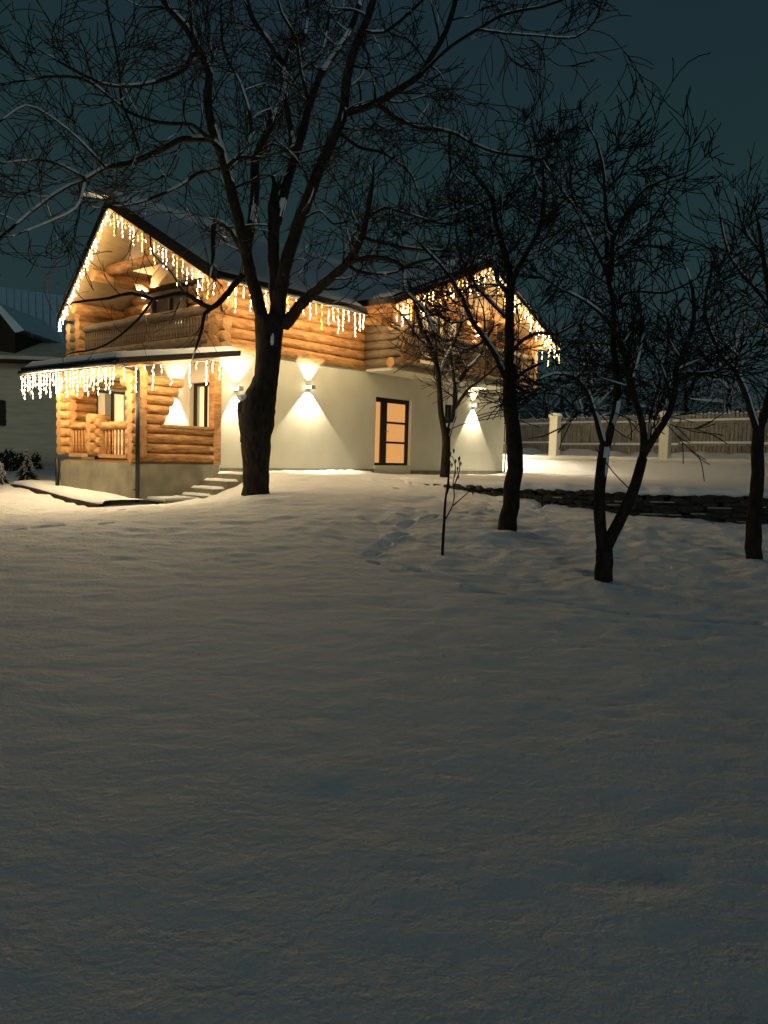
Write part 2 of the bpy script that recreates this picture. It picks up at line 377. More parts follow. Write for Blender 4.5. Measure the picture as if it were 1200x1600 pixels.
# small dark window
q = MB(); a, b, c, d = WIN; q.box(a, b, .12, .17, d-.06, d); q.box(a, b, .12, .17, c, c+.06); q.box(a, a+.05, .12, .17, c+.06, d-.06); q.box(b-.05, b, .12, .17, c+.06, d-.06)
wn = q.build('window', M['frame'], house); q = MB(); q.box(a+.05, b-.05, .14, .15, c+.06, d-.06); q.build('pane', M['glass_dark'], wn)
# gable wall windows behind the porch, with curtains
for wi, (v0, v1, z0, z1) in enumerate(GW):
    f = MB(); f.box(.12, .18, v0, v1, z1-.06, z1); f.box(.12, .18, v0, v1, z0, z0+.06)
    nmull = 2 if wi == 0 else 3
    for k in range(nmull+1):
        vv = v0 + (v1-v0-.06)*k/nmull; f.box(.12, .18, vv, vv+.06, z0+.06, z1-.06)
    wn = f.build('window', M['frame'], house)
    for k in range(nmull):
        va = v0 + (v1-v0-.06)*k/nmull + .06; vb = v0 + (v1-v0-.06)*(k+1)/nmull
        q = MB(); n = 24; vs = []
        wdt = .74 if (k+wi) % 2 == 0 else .9
        for i in range(n+1):
            vv = va + (vb-va)*wdt*i/n; xx = .24 + .022*math.sin(i*1.45) + .01*math.sin(i*.7)
            vs += [(xx, vv, z0+.07), (xx, vv, z1-.07)]
        q.add(vs, [(2*i, 2*i+2, 2*i+3, 2*i+1) for i in range(n)], 0, True)
        q.build('curtain', M['curtain_glow'] if k % 2 == (1 if wi == 0 else 0) or wi == 1 and k == 2 else M['curtain_pale'], wn)
    q = MB(); q.box(.145, .155, v0+.06, v1-.06, z0+.06, z1-.06)
q = MB(); q.box(.45, .5, .2, 5.6, -.3, 2.3); q.build('interior_wall', M['plaster'], house)

# logs ------------------------------------------------------------
LR = .135; LP = .245
def log(mb, p0, p1, r=LR, m=0, me=1):
    p0 = np.array(p0, float); p1 = np.array(p1, float); k = max(2, int(np.linalg.norm(p1-p0)/.8)+1)
    r = r * random.uniform(.96, 1.05)
    pts = [p0 + (p1-p0)*i/(k-1) for i in range(k)]; rad = [r*random.uniform(.96, 1.04) for _ in pts]
    b = len(mb.f); mb.tube(pts, rad, 12, m); mb.m[-1] = me; mb.m[-2] = me
LOGM = [M['log'], M['log_end']]
# upper facade wall along u at v=0
mb = MB(); z = ZT + .12
rows = []
while z < 3.95:
    log(mb, (-.18 + random.uniform(-.05, .05), 0.02, z), (5.35 + (0.1 if z < 3.4 else 0), 0.02, z)); rows.append(z); z += LP
mb.build('log_wall', LOGM, house)
# wing gable wall (v=0), u 5.2..12.36 up to the wing roof
mb = MB(); z = ZT + .12
while z < WZ - .3:
    half = (WZ - .28 - z) / WS; u0 = max(5.1, WU - half); u1 = min(12.5, WU + half)
    if z > 3.0 and False: pass
    if 2.5 < z < 4.45:       # opening for the balcony door
        log(mb, (u0, .03, z), (7.3, .03, z)); log(mb, (9.3, .03, z), (u1, .03, z))
    elif u1 - u0 > .4: log(mb, (u0, .03, z), (u1, .03, z))
    z += LP
mb.build('log_wall', LOGM, house)
q = MB()
for bx in [(7.25, 7.35, -.06, .08, 2.45, 4.48), (9.25, 9.35, -.06, .08, 2.45, 4.48), (7.35, 9.25, -.06, .08, 4.40, 4.48), (8.26, 8.34, -.04, .08, 2.45, 4.40)]: q.box(*bx)
wn = q.build('balcony_door', M['frame'], house)
for x0, x1 in ((7.35, 8.26), (8.34, 9.25)):
    q = MB(); q.box(x0, x1, 0.0, .02, 2.45, 4.40); q.build('pane', M['curtain_pale'], wn)
# side walls of upper floor and gable wall at u=1.1
GU = 1.1
mb = MB(); z = ZT + .02
while z < 4.35:
    hv = (RZ - .30 - z) / RS; v0 = max(-.1, RV - hv); v1 = min(5.9, RV + hv)
    if v1 - v0 > .4:
        if 2.6 < z < 4.15: log(mb, (GU, v0, z), (GU, 2.6, z)); log(mb, (GU, 4.1, z), (GU, v1, z))
        else: log(mb, (GU, v0, z), (GU, v1, z))
    z += LP
mb.build('log_wall', LOGM, house)
q = MB(); zc = 4.40; hv = (RZ-.24-zc)/RS
q.slab([(GU+.02, RV-hv, zc), (GU+.02, RV+hv, zc), (GU+.02, RV, RZ-.24)], .08, up=(-1, 0, 0)); q.build('gable_cladding', M['soffit'], house)
q = MB()
for bx in [(GU-.16, GU-.04, 2.55, 2.65, 2.45, 4.2), (GU-.16, GU-.04, 4.05, 4.15, 2.45, 4.2), (GU-.16, GU-.04, 2.65, 4.05, 4.1, 4.2), (GU-.15, GU-.04, 3.3, 3.38, 2.45, 4.1)]: q.box(*bx)
wn = q.build('balcony_door', M['frame'], house)
for y0, y1 in ((2.65, 3.3), (3.38, 4.05)):
    q = MB(); q.box(GU-.09, GU-.07, y0, y1, 2.45, 4.1); q.build('pane', M['glass_dark'], wn)
mb = MB(); z = ZT + .02
while z < 3.9:
    log(mb, (12.36, -.2, z), (12.36, 6.0, z)); log(mb, (-.18, 5.9, z), (12.4, 5.9, z)); z += LP
mb.build('log_wall', LOGM, house)

# left balcony: floor, log stubs, rail ------------------------------
mb = MB(); mb.box(.02, GU, .14, 6.2, 2.40, 2.50); mb.build('balcony_floor', M['board'], house)
rail = MB()
log(rail, (0, -.20, 3.26), (0, 6.45, 3.26), .11); log(rail, (0, -.22, 2.56), (0, 6.5, 2.56), .13); log(rail, (0, -.2, 2.31), (0, 6.4, 2.31), .13)
log(rail, (-.14, .02, 3.30), (.28, .02, 3.30), .14)
for zz in (2.31, 2.56, 2.81, 3.05, 3.28): log(rail, (-.30, 6.15, zz), (.9, 6.15, zz), .13)
rl = rail.build('balcony_railing', [M['log_grey'], M['log_end']], house)
bal = MB(); 
prof = [(2.68, .022), (2.74, .034), (2.80, .026), (2.86, .036), (2.98, .040), (3.06, .026), (3.12, .034), (3.17, .022)]
bal.tube([(0, 0, p[0]) for p in prof], [p[1] for p in prof], 8)
b0 = None; v = .35
while v < 6.05:
    if b0 is None: b0 = bal.build('baluster', M['log_grey'], rl); o = b0
    else: o = b0.copy(); col.objects.link(o)
    o.parent = rl; o.location = (0, v, 0); v += .115
# log ends at the corner u=0 (crossing logs running along v)
mb = MB(); z = ZT
for k in range(7):
    log(mb, (-.02, -.28 - (.0 if k < 4 else .1*(k-3)), z + k*LP), (-.02, .5 if k < 4 else .55, z + k*LP)) if k != 3 else None
    if k >= 4: log(mb, (GU, -.3-.1*(k-3), z+k*LP), (GU, .3, z+k*LP))
mb.build('corner_logs', LOGM, house)
# purlins and truss under the big gable
mb = MB()
log(mb, (-.9, RV, RZ-.36), (1.3, RV, RZ-.36), .15)
for vv in (.75, 4.45): log(mb, (-.55, vv, roof_top(vv)-.33), (1.3, vv, roof_top(vv)-.33), .15)
for vv in (-.05, 5.6): log(mb, (-.45, vv, roof_top(vv)-.34), (1.3, vv, roof_top(vv)-.34), .15)
mb.build('purlins', [M['log'], M['log_end']], house)
mb = MB()
log(mb, (-.12, .9, 4.62), (-.12, 4.35, 4.62), .13)                    # collar beam
log(mb, (-.12, RV, 4.72), (-.12, RV, RZ-.45), .10)                   # king post
log(mb, (-.1, .35, 3.3), (-.1, .35, roof_top(.35)-.35), .085)
mb.build('roof_truss', [M['log'], M['log_end']], house)

# main roof ---------------------------------------------------------
up = np.array([0, 0, 1.])
def rp_(u, v, dz=0): return (u, v, roof_top(v) + dz)
vjl = RV - (RZ - wing_top(3.9)) / RS
vjr = RV - (RZ - wing_top(12.75)) / RS
VR = RV - (RZ - WZ) / RS
front = [(-.8, -.9), (3.9, -.9), (3.9, vjl), (WU, VR), (12.75, vjr), (13, vjr), (13, RV), (-1.2, RV)]
back = [(-1.2, RV), (13, RV), (13, 6.3), (-.5, 6.3)]
mb = MB()
for poly, in ((front,), (back,)): mb.slab([rp_(u, v, -.17) for u, v in poly], .12)
wl = [(3.9, -1.8), (WU, -1.8), (WU, VR), (3.9, vjl)]; wr = [(WU, -1.8), (12.75, -1.8), (12.75, vjr), (WU, VR)]
for poly in (wl, wr): mb.slab([(u, v, wing_top(u) - .17) for u, v in poly], .12)
mb.build('roof', M['soffit'], house)
# fascia
fa = MB()
def beam(mb, p, q, w_, h_, m=0, dz=0, nrm=None):
    p = np.array(p, float); q = np.array(q, float); t = q-p; t /= np.linalg.norm(t); s = np.cross(t, up); s /= np.linalg.norm(s); s *= w_/2
    e = up*h_; p = p + up*dz; q = q + up*dz
    vs = [p-s, q-s, q+s, p+s, p-s+e, q-s+e, q+s+e, p+s+e]
    mb.add(vs, [(0,3,2,1),(4,5,6,7),(0,1,5,4),(1,2,6,5),(2,3,7,6),(3,0,4,7)], m)
beam(fa, rp_(-.8, -.9), rp_(-1.2, RV), .045, .26, dz=-.24); beam(fa, rp_(-1.2, RV), rp_(-.5, 6.3), .045, .26, dz=-.24)
beam(fa, rp_(-.82, -.92), rp_(3.9, -.92), .04, .17, dz=-.17); beam(fa, rp_(-.5, 6.32), rp_(13, 6.32), .04, .17, dz=-.17)
for u0, u1 in ((3.88, WU), (WU, 12.78)): beam(fa, (u0, -1.82, wing_top(u0)), (u1, -1.82, wing_top(u1)), .045, .24, dz=-.22)
beam(fa, (3.88, -1.8, wing_top(3.9)), (3.88, vjl, wing_top(3.9)), .04, .16, dz=-.17)
beam(fa, (12.77, -1.8, wing_top(12.75)), (12.77, vjr, wing_top(12.75)), .04, .16, dz=-.17)
fa.build('fascia', M['dark_trim'], house)
def snow_slab(mb, pts2, zf, t, n=16):
    """rounded snow blanket over a quad given as 4 (u,v) corners"""
    P = [np.array(p, float) for p in pts2]; vs = []; N_ = n
    for i in range(N_+1):
        for j in range(N_+1):
            a_ = i/N_; b_ = j/N_
            p = (P[0]*(1-a_)+P[1]*a_)*(1-b_) + (P[3]*(1-a_)+P[2]*a_)*b_
            e = min(a_, 1-a_, b_, 1-b_); th = t*min(1, (e*N_/1.5))**.5
            th = th + (.02*(random.random()-.5) if e > 0 else 0)
            vs.append((p[0], p[1], zf(p[0], p[1]) - .05 + th))
    mb.add(vs, [(i*(N_+1)+j, (i+1)*(N_+1)+j, (i+1)*(N_+1)+j+1, i*(N_+1)+j+1) for i in range(N_) for j in range(N_)], 0, True)
mb = MB()
mz = lambda u, v: roof_top(v)
snow_slab(mb, [(-.82, -.93), (3.95, -.93), (3.95, RV), (-1.22, RV)], mz, .10, 30)
snow_slab(mb, [(3.6, RV), (3.6, vjl), (WU, VR), (WU, RV)], mz, .10)
snow_slab(mb, [(WU, RV), (WU, VR), (12.9, vjr), (12.9, RV)], mz, .10)
snow_slab(mb, [(-1.22, RV), (13.05, RV), (13.05, 6.35), (-.52, 6.35)], mz, .10, 30)
wz_ = lambda u, v: wing_top(u)
snow_slab(mb, [(3.86, -1.85), (WU, -1.85), (WU, VR), (3.86, vjl+.05)], wz_, .10, 24)
snow_slab(mb, [(WU, -1.85), (12.8, -1.85), (12.8, vjr+.05), (WU, VR)], wz_, .10, 24)
mb.tube([(-1.1, RV, RZ+.07), (13, RV, RZ+.07)], .12, 8, smooth=True)
mb.tube([(WU, -1.8, WZ+.07), (WU, 2.4, WZ+.07)], .12, 8)
mb.build('roof_snow', M['snow_clump'], house)
q = MB()   # curled ridge cap sticking out past the gable
q.add([(-1.05, RV-.16, RZ-.02), (-1.05, RV+.16, RZ-.02), (-1.0, RV, RZ+.20), (-1.8, RV-.16, RZ-.10), (-1.8, RV+.16, RZ-.10), (-1.95, RV, RZ-.03)],
      [(0, 1, 4, 3), (0, 3, 5, 2), (1, 2, 5, 4), (3, 4, 5), (0, 2, 1)], 0); q.build('ridge_cap', M['snow_thin'], house)
# gutter of main eave
q = MB(); q.tube([(-.8, -.97, roof_top(-.9)-.14), (3.85, -.97, roof_top(-.9)-.14)], .055, 8); q.build('gutter', M['metal_dark'], house)

# wing balcony -------------------------------------------------------
q = MB(); q.box(4.95, 12.0, -1.12, -.04, 2.33, 2.40); q.build('balcony_slab', M['plaster'], house)
rail = MB()
for zz in (2.50,): log(rail, (4.7, -1.1, zz), (12.25, -1.1, zz), .125)

log(rail, (4.7, -1.1, 3.42), (12.25, -1.1, 3.42), .11)
for uu in (4.9, 12.05):
    for zz in (2.53, 2.77, 3.0, 3.22, 3.42): log(rail, (uu, -1.32, zz), (uu, -.1, zz), .12)
for uu in (7.2, 9.7):
    log(rail, (uu, -1.1, 2.6), (uu, -1.1, 3.4), .12)
rl = rail.build('balcony_railing', [M['log_grey'], M['log_end']], house)
q = MB(); q.box(5.0, 11.95, -1.14, -1.06, 2.72, 2.78); q.build('bottom_rail', M['log_grey'], rl)
bal = MB(); bal.tube([(0, 0, 2.76 + (p[0]-2.68)*1.2) for p in prof], [p[1]*1.15 for p in prof], 8)
b0 = None; u = 5.15
while u < 11.95:
    if min(abs(u-7.2), abs(u-9.7)) > .14:
        if b0 is None: b0 = bal.build('baluster', M['log_grey'], rl); o = b0
        else: o = b0.copy(); col.objects.link(o)
        o.parent = rl; o.location = (u, -1.1, 0)
    u += .125
# posts carrying the wing roof and stepped log brackets
mb = MB()
for uu in (4.9, 12.05):
    for k, zz in enumerate((3.66, 3.9)):
        if zz < wing_top(uu) - .3: log(mb, (uu, -.5 - .35*k, zz), (uu, .2, zz), .12)
    for vv in (-1.1,): log(mb, (uu, vv, 3.5), (uu, vv, wing_top(uu)-.28), .10)
for uu in (7.2, 9.7): log(mb, (uu, -1.1, 3.5), (uu, -1.1, wing_top(uu)-.30), .10)
log(mb, (5.6, -1.1, 4.35), (11.0, -1.1, 4.35), .12)
for uu in (4.9, 12.05): log(mb, (uu, -1.75, wing_top(uu)-.33), (uu, .5, wing_top(uu)-.33), .13)
log(mb, (WU, -1.6, WZ-.36), (WU, .5, WZ-.36), .14)
mb.build('balcony_posts', LOGM, house)
# right-hand log side wall of the balcony
mb = MB()
for k in range(7): log(mb, (12.36, -1.15 if k > 3 else -.95, ZT+.14+k*LP), (12.36, .1, ZT+.14+k*LP), .12)
mb.build('corner_logs', LOGM, house)

# porch ----------------------------------------------------------------
porch = house
PU0, PV1 = -2.12, 2.9
q = MB(); q.box(PU0-.05, -.02, -.06, PV1+.1, -1.35, -.26); q.build('porch_base', M['concrete'], porch)
q = MB(); q.box(PU0, -.02, .0, PV1, -.26, -.22); q.build('porch_floor', M['board'], porch)
mb = MB(); PL = .20
def stackz(z0, z1):
    z = z0
    while z < z1: yield z; z += PL
for z in stackz(-.12, 1.66):       # front wall along u at v=.05
    if z < .5: log(mb, (PU0-.1, .05, z), (-.17, .05, z), .105)
    elif z < 1.5:
        e = -1.50 + .56*max(0, (z-.6))/.95
        log(mb, (PU0-.1, .05, z), (e, .05, z), .105)
    else: log(mb, (PU0-.1, .05, z), (-.17, .05, z), .105)
for z in stackz(-.02, 1.66):       # crossing log ends at near corner and far corner, middle stub
    log(mb, (PU0+.06, -.17, z), (PU0+.06, .32, z), .105)
    log(mb, (PU0+.06, PV1-.28, z), (PU0+.06, PV1+.2, z), .105)
    log(mb, (PU0-.14, PV1, z), (-1.38 if z < 1.45 else 0, PV1, z), .105)
    if z < .62:
        log(mb, (PU0+.06, 1.35, z), (PU0+.06, 1.85, z), .105); log(mb, (PU0-.14, 1.6, z+.1), (PU0+.32, 1.6, z+.1), .105)
log(mb, (PU0+.06, -.1, 1.66), (PU0+.06, PV1+.2, 1.66), .12); log(mb, (PU0+.06, PV1-.9, 1.46), (PU0+.06, PV1, 1.46), .11); log(mb, (PU0+.06, PV1-.55, 1.26), (PU0+.06, PV1, 1.26), .11)
log(mb, (PU0+.06, 0, 1.46), (PU0+.06, .5, 1.46), .11)
mb.build('porch_log_wall', LOGM, porch)
f = MB(); u0_, u1_ = -1.36, -.02; nm = 3
f.box(u0_, u1_, PV1-.03, PV1+.03, 1.36, 1.42); f.box(u0_, u1_, PV1-.03, PV1+.03, -.22, -.15)
for k in range(nm+1):
    uu = u0_ + (u1_-u0_-.06)*k/nm; f.box(uu, uu+.06, PV1-.03, PV1+.03, -.15, 1.36)
wn = f.build('porch_window', M['frame'], porch)
for k in range(nm):
    ua = u0_ + (u1_-u0_-.06)*k/nm + .06; ub = u0_ + (u1_-u0_-.06)*(k+1)/nm; q = MB(); vs = []
    for i in range(25):
        uu = ua + (ub-ua)*(.86 if k else .7)*i/24; yy = PV1+.09 + .02*math.sin(i*1.4+k); vs += [(uu, yy, -.2), (uu, yy, 1.40)]
    q.add(vs, [(2*i, 2*i+2, 2*i+3, 2*i+1) for i in range(24)], 0, True); q.build('curtain', M['curtain_glow'] if k else M['curtain_pale'], wn)
q = MB(); q.box(-.17, .03, -.05, .13, -.26, 2.0); q.build('porch_post', M['log'], porch)
q = MB(); q.box(-1.55, -.17, -.06, .17, .52, .57); q.build('porch_sill', M['log_end'], porch)
bal = MB(); bal.tube([(0, 0, -.08), (0, 0, .05), (0, 0, .2), (0, 0, .33), (0, 0, .47)], [.022, .03, .024, .03, .022], 8)
b0 = None
for v0, v1 in ((.3, 1.37), (1.83, PV1-.25)):
    rail = MB(); log(rail, (PU0+.06, v0, .53), (PU0+.06, v1, .53), .085); low = MB(); low.box(PU0-.03, PU0+.15, v0, v1, -.16, -.08)
    rl = rail.build('porch_railing', LOGM, porch); low.build('bottom_rail', M['log_end'], rl)
    v = v0 + .1
    while v < v1 - .04:
        if b0 is None: b0 = bal.build('baluster', M['log'], rl); o = b0
        else: o = b0.copy(); col.objects.link(o)
        o.parent = rl; o.location = (PU0+.06, v, 0); v += .135
# lean-to roof
def lt(u): return 2.17 + .165*(u - 0) if u < .05 else 2.17
LV0, LV1, LU = -.55, 3.35, -2.85
q = MB(); q.slab([(LU, LV0, lt(LU)), (.12, LV0, lt(0)+.02), (.12, LV1, lt(0)+.02), (LU, LV1, lt(LU))], .09); q.build('porch_roof', M['board'], porch)
q = MB(); beam(q, (LU, LV0-.02, lt(LU)), (.12, LV0-.02, lt(0)+.02), .05, .12, dz=-.03); beam(q, (LU-.02, LV0, lt(LU)), (LU-.02, LV1, lt(LU)), .05, .15, dz=-.05); q.build('porch_fascia', M['dark_trim'], porch)
mb = MB(); n = 24; vs = []
for i in range(n+1):
    for j in range(n+1):
        u = LU-.05 + (2.85+.15)*i/n; v = LV0-.03 + (LV1-LV0+.06)*j/n; e = min(i/n*2, j/n, 1-j/n)*n
        vs.append((u, v, lt(min(u, .0)) + .085 + .13*min(1, e/1.6)**.5 + .012*(random.random()-.5)))
mb.add(vs, [(i*(n+1)+j, (i+1)*(n+1)+j, (i+1)*(n+1)+j+1, i*(n+1)+j+1) for i in range(n) for j in range(n)], 0, True)
mb.build('porch_roof_snow', M['snow_clump'], porch)
q = MB(); q.tube([(LU-.07, LV0, lt(LU)-.02), (LU-.07, LV1, lt(LU)-.02)], .05, 8); q.build('porch_gutter', M['metal_dark'], porch)
q = MB(); q.tube([(PU0-.09, -.22, 1.62), (PU0-.09, -.22, -1.12)], .045, 10); q.tube([(PU0-.09, -.22, 1.62), (LU-.0, -.35, 1.72)], .04, 8)
q.box(PU0-.15, PU0-.03, -.23, -.15, .1, .13); q.box(PU0-.15, PU0-.03, -.23, -.15, -.8, -.77); q.build('downpipe', M['metal_dark'], porch)
q = MB(); q.tube([(PU0-.12, PV1+.1, -.2), (PU0-.12, PV1+.1, -1.1)], .045, 8); q.build('downpipe', M['metal_dark'], porch)
# steps along the facade down to the lawn
st = house
for k, (u0, u1, zt) in enumerate([(-.18, .5, -.45), (-.55, .0, -.60), (-.90, -.3, -.76), (-1.15, -.7, -.90)]):
    q = MB(); q.box(u0, u1+.004*k, -1.0+.002*k, -.062, zt-.7, zt - .002*k); s_ = q.build('step', M['concrete'], st)
    q = MB(); n = 10; vs = []
    for i in range(n+1):
        for j in range(n+1):
            uu = u0+.06 + (min(u1, u0+.42)-u0-.06)*i/n; vv = -.94 + .85*j/n; e = min(i, j, n-i, n-j)
            vs.append((uu, vv, zt + (.045 if e > 0 else 0) + .01*(random.random()-.5)*(e > 0)))
    q.add(vs, [(i*(n+1)+j, (i+1)*(n+1)+j, (i+1)*(n+1)+j+1, i*(n+1)+j+1) for i in range(n) for j in range(n)], 0, True)
    q.build('snow_cover', M['snow_clump'], s_)
# downpipe + corner at the far right of the white wall
q = MB(); q.tube([(12.42, -.05, 2.2), (12.42, -.05, -.45)], .03, 8); q.build('downpipe', M['log_grey'], house)

# low slab and kerb beside the porch
q = MB(); q.box(-2.0, -1.05, -.85, -.15, -1.35, -.98); sl = q.build('concrete_slab', M['concrete'], None); sl.matrix_world = HM
tag(sl, 'low concrete slab with snow on top at the foot of the corner drainpipe', 'slab')
q = MB(); q.box(-1.96, -1.1, -.81, -.19, -.978, -.93); c_ = q.build('snow_cover', M['snow_clump'], sl)
q = MB()
a_ = np.array([-9.21, 19.06]); b_ = np.array([-5.31, 14.48])
for k in range(9):
    p = a_ + (b_-a_)*k/9; r_ = a_ + (b_-a_)*(k+.97)/9; p0 = (p[0], p[1], float(base_h(*p))); p1 = (r_[0], r_[1], float(base_h(*r_)))
    beam(q, p0, p1, .10, .24, dz=-.185 + (.006*k % .02))
kb = q.build('path_edging', M['dark_wood'], None); tag(kb, kind='structure')
q = MB()   # snow on the path behind the edging
vs = []; n = 30
for i in range(n+1):
    p = a_ + (b_-a_)*i/n
    for j, off in enumerate((0.0, .05, .3, .8, 1.3)):
        dx = np.array([.769, .639]) * off
        x_, y_ = p + dx*1.0; vs.append((x_, y_, float(base_h(x_, y_)) + (.08, .135, .15, .12, .02)[j] + .02*vnoise(np.array(x_*3.), np.array(y_*3.), 8)))
q.add(vs, [(i*5+j, (i+1)*5+j, (i+1)*5+j+1, i*5+j+1) for i in range(n) for j in range(4)], 0, True)
o = q.build('snow_path', M['snow'], None); tag(o, kind='structure')

# ------------------------------------------------------------------ wall lamps (up and down cone lights)
def wall_lamp(u, v, z, face, label, down=40, up_=40, a_dn=92, a_up=74, colr=(1, .87, .64)):
    """face: 'v' facade (light in front, -v) or 'u' gable side (-u)"""
    loc = H(u, v, z); rz = ang if face == 'v' else ang - math.pi/2
    t = empty('wall_lamp', loc, rz); tag(t, label, 'wall lamp', 'up and down wall lamps')
    q = MB(); q.box(-.07, .07, -.20, -.02, -.05, -.035); q.box(-.07, .07, -.20, -.02, .035, .05); q.box(-.07, .07, -.02, -.002, -.05, .05); q.box(-.07, .07, -.20, -.19, -.035, .035); q.build('housing', M['lamp_body'], t)
    q = MB(); q.box(-.06, .06, -.188, -.022, -.030, .030); q.build('lens', M['lamp_glow'], t)
    for s_, pw, an in ((-1, down, a_dn), (1, up_, a_up)):
        if pw <= 0: continue
        l = bpy.data.lights.new('bulb', 'SPOT'); l.energy = pw; l.color = colr; l.spot_size = math.radians(an); l.spot_blend = .16; l.shadow_soft_size = .012
        o = bpy.data.objects.new('bulb', l); col.objects.link(o); o.parent = t; o.location = (0, -.13, s_*.065)
        o.rotation_euler = (math.radians(17 if s_ < 0 else 170), 0, 0)
    return t
wall_lamp(2.79, 0, 1.72, 'v', 'square wall lamp beside the big tree throwing a bow tie of light on white plaster', 250, 80, 96, 78)
wall_lamp(10.34, 0, 1.78, 'v', 'square wall lamp under the wing balcony near the far house corner', 320, 110, 82, 80)
wall_lamp(.47, 0, 1.49, 'v', 'square wall lamp between the porch post and the big tree trunk', 200, 110, 66, 86)
wall_lamp(0, 1.62, 1.42, 'u', 'square wall lamp inside the porch seen through its arched opening', 230, 120, 74, 90)
wall_lamp(GU-.14, 4.35, 4.1, 'u', 'wall lamp on the gable wall above the upper balcony, left of its dark door', 40, 100, 90, 120, (1, .78, .5))
wall_lamp(GU-.14, 1.9, 4.1, 'u', 'brightest wall lamp on the gable wall, beside the log corner of the balcony', 90, 130, 120, 130, (1, .78, .5))
wall_lamp(6.5, -.12, 4.0, 'v', 'wall lamp on the wing gable logs at the near side of the balcony door', 45, 70, 120, 120, (1, .78, .5))
wall_lamp(10.2, -.12, 4.0, 'v', 'wall lamp on the wing gable logs at the far side of the balcony door', 45, 70, 120, 120, (1, .78, .5))
side = wall_lamp(12.38, 2.2, 1.78, 'v', 'wall lamp around the far corner of the house, facing the pillared wall', 1500, 200, 155, 120)
side.rotation_euler = (0, 0, ang + math.pi/2)

# ------------------------------------------------------------------ icicle string lights
def bulb_mesh(m):
    q = MB(); n = 6; prof_ = [(-.034, .003), (-.018, .009), (.004, .0095), (.024, .006), (.036, .002)]
    q.tube([(.006*math.sin(i*1.2), 0, p[0]) for i, p in enumerate(prof_)], [p[1] for p in prof_], n)
    o = q.build('bulb', m); me = o.data; bpy.data.objects.remove(o); return me
BM = [bulb_mesh(M['bulb']), bulb_mesh(M['bulb_cool']), bulb_mesh(M['bulb_yellow'])]
def icicles(label, A, B, step, drops, gap=.088, yellow=.2, sag=.02, dens=1.0, size=1.0, watt=1.0):
    """A,B house coordinates of cable ends; drops: list of strand bulb counts"""
    A = np.array(A, float); B = np.array(B, float); L = np.linalg.norm(B-A); n = int(L/step)
    t = empty('icicle_lights', H(*A)); tag(t, label, 'string lights', 'icicle string lights hung along the eaves')
    Rm = np.array([HU, HV, [0, 0, 1.]]).T; dvec = Rm @ (B-A)
    q = MB(); q.tube([dvec*k/n - up*sag*(k % 2) for k in range(n+1)], .005, 4, smooth=False); q.build('cable', M['wire'], t)
    for k in range(n):
        l = bpy.data.lights.new('glow', 'POINT'); l.energy = watt * STRAND_W * drops[k % len(drops)] / 5; l.color = (1, .80, .46); l.shadow_soft_size = .06
        o = bpy.data.objects.new('glow', l); col.objects.link(o); o.parent = t; o.location = dvec*(k+.5)/n - up*.22
        p = dvec * (k + .5 + random.uniform(-.2, .2))/n
        cnt = drops[k % len(drops)]
        q = MB(); lean = random.uniform(-.02, .02)
        q.tube([(0, 0, 0), (lean*.5, 0, -cnt*gap*.5), (lean, 0, -cnt*gap - .02)], .003, 3, smooth=False)
        s_ = q.build('strand', M['wire'], t); s_.location = p
        sel = 2 if random.random() < yellow else (1 if random.random() < .4 else 0)
        for j in range(cnt):
            if random.random() > .93: continue
            o = bpy.data.objects.new('bulb', BM[sel]); col.objects.link(o); o.parent = s_
            o.location = (lean*j/cnt + random.uniform(-.012, .012), random.uniform(-.01, .01), -.05 - j*gap - random.uniform(0, .02))
            o.rotation_euler = (random.uniform(-.3, .3), random.uniform(.1, .7), random.uniform(0, 6)); s = size*random.uniform(.75, 1.2); o.scale = (s*.85, s*.85, s*1.05)
def rt(u, v): return (u, v, roof_top(v) - .27)
pa = rt(-1.2, RV); pb = rt(-.5, 6.3)
mid = tuple((np.array(pa)+np.array(pb))/2)
icicles('icicle lights on the upper half of the far slope of the big gable', pa, mid, .14, [3, 4, 2, 4, 3], size=.85, watt=.35)
icicles('icicle lights on the lower half of the far slope of the big gable', mid, pb, .14, [3, 4, 2, 4, 3], size=.85, watt=.35)
pc = rt(-.8, -.9); mid = tuple((np.array(pa)*.45+np.array(pc)*.55))
icicles('icicle lights from the ridge tip down the near slope of the big gable', pa, mid, .15, [4, 6, 3, 5, 2], size=.85, watt=.3)
icicles('icicle lights on the near slope of the big gable just above the log corner', mid, pc, .17, [5, 3, 7, 4], size=.9, watt=.4)
ez = roof_top(-.9) - .20
icicles('icicle lights along the straight eave behind the forks of the big tree', (-.7, -1.0, ez), (1.7, -1.0, ez), .21, [4, 7, 3, 6, 5], size=.95)
icicles('icicle lights along the straight eave above the orange logs', (1.75, -1.0, ez), (3.85, -1.0, ez), .19, [6, 3, 7, 5, 4, 8], size=.95)
wg = lambda u: (u, -1.86, wing_top(u) - .24)
icicles('icicle lights climbing the near slope of the wing gable', wg(3.95), wg(6.1), .19, [5, 7, 3, 6, 4], size=.95, watt=.55)
icicles('icicle lights near the top of the wing gable', wg(6.15), wg(8.25), .19, [4, 6, 3, 7], size=.95, watt=.4)
icicles('icicle lights running down the far slope of the wing gable', wg(8.35), wg(12.7), .21, [4, 6, 3, 7, 4], size=1.0)
icicles('icicle lights round the far eave of the wing, seen end-on', (12.84, -1.7, wing_top(12.75)-.2), (12.84, -.3, wing_top(12.75)-.2), .21, [4, 6, 3, 7, 4], size=1.0)
lz = lt(LU) - .08
icicles('dense icicle lights along the far half of the porch eave', (LU-.05, 1.45, lz), (LU-.05, LV1, lz), .125, [4, 6, 5, 3, 6, 5], size=.9, yellow=.04, watt=1.4)
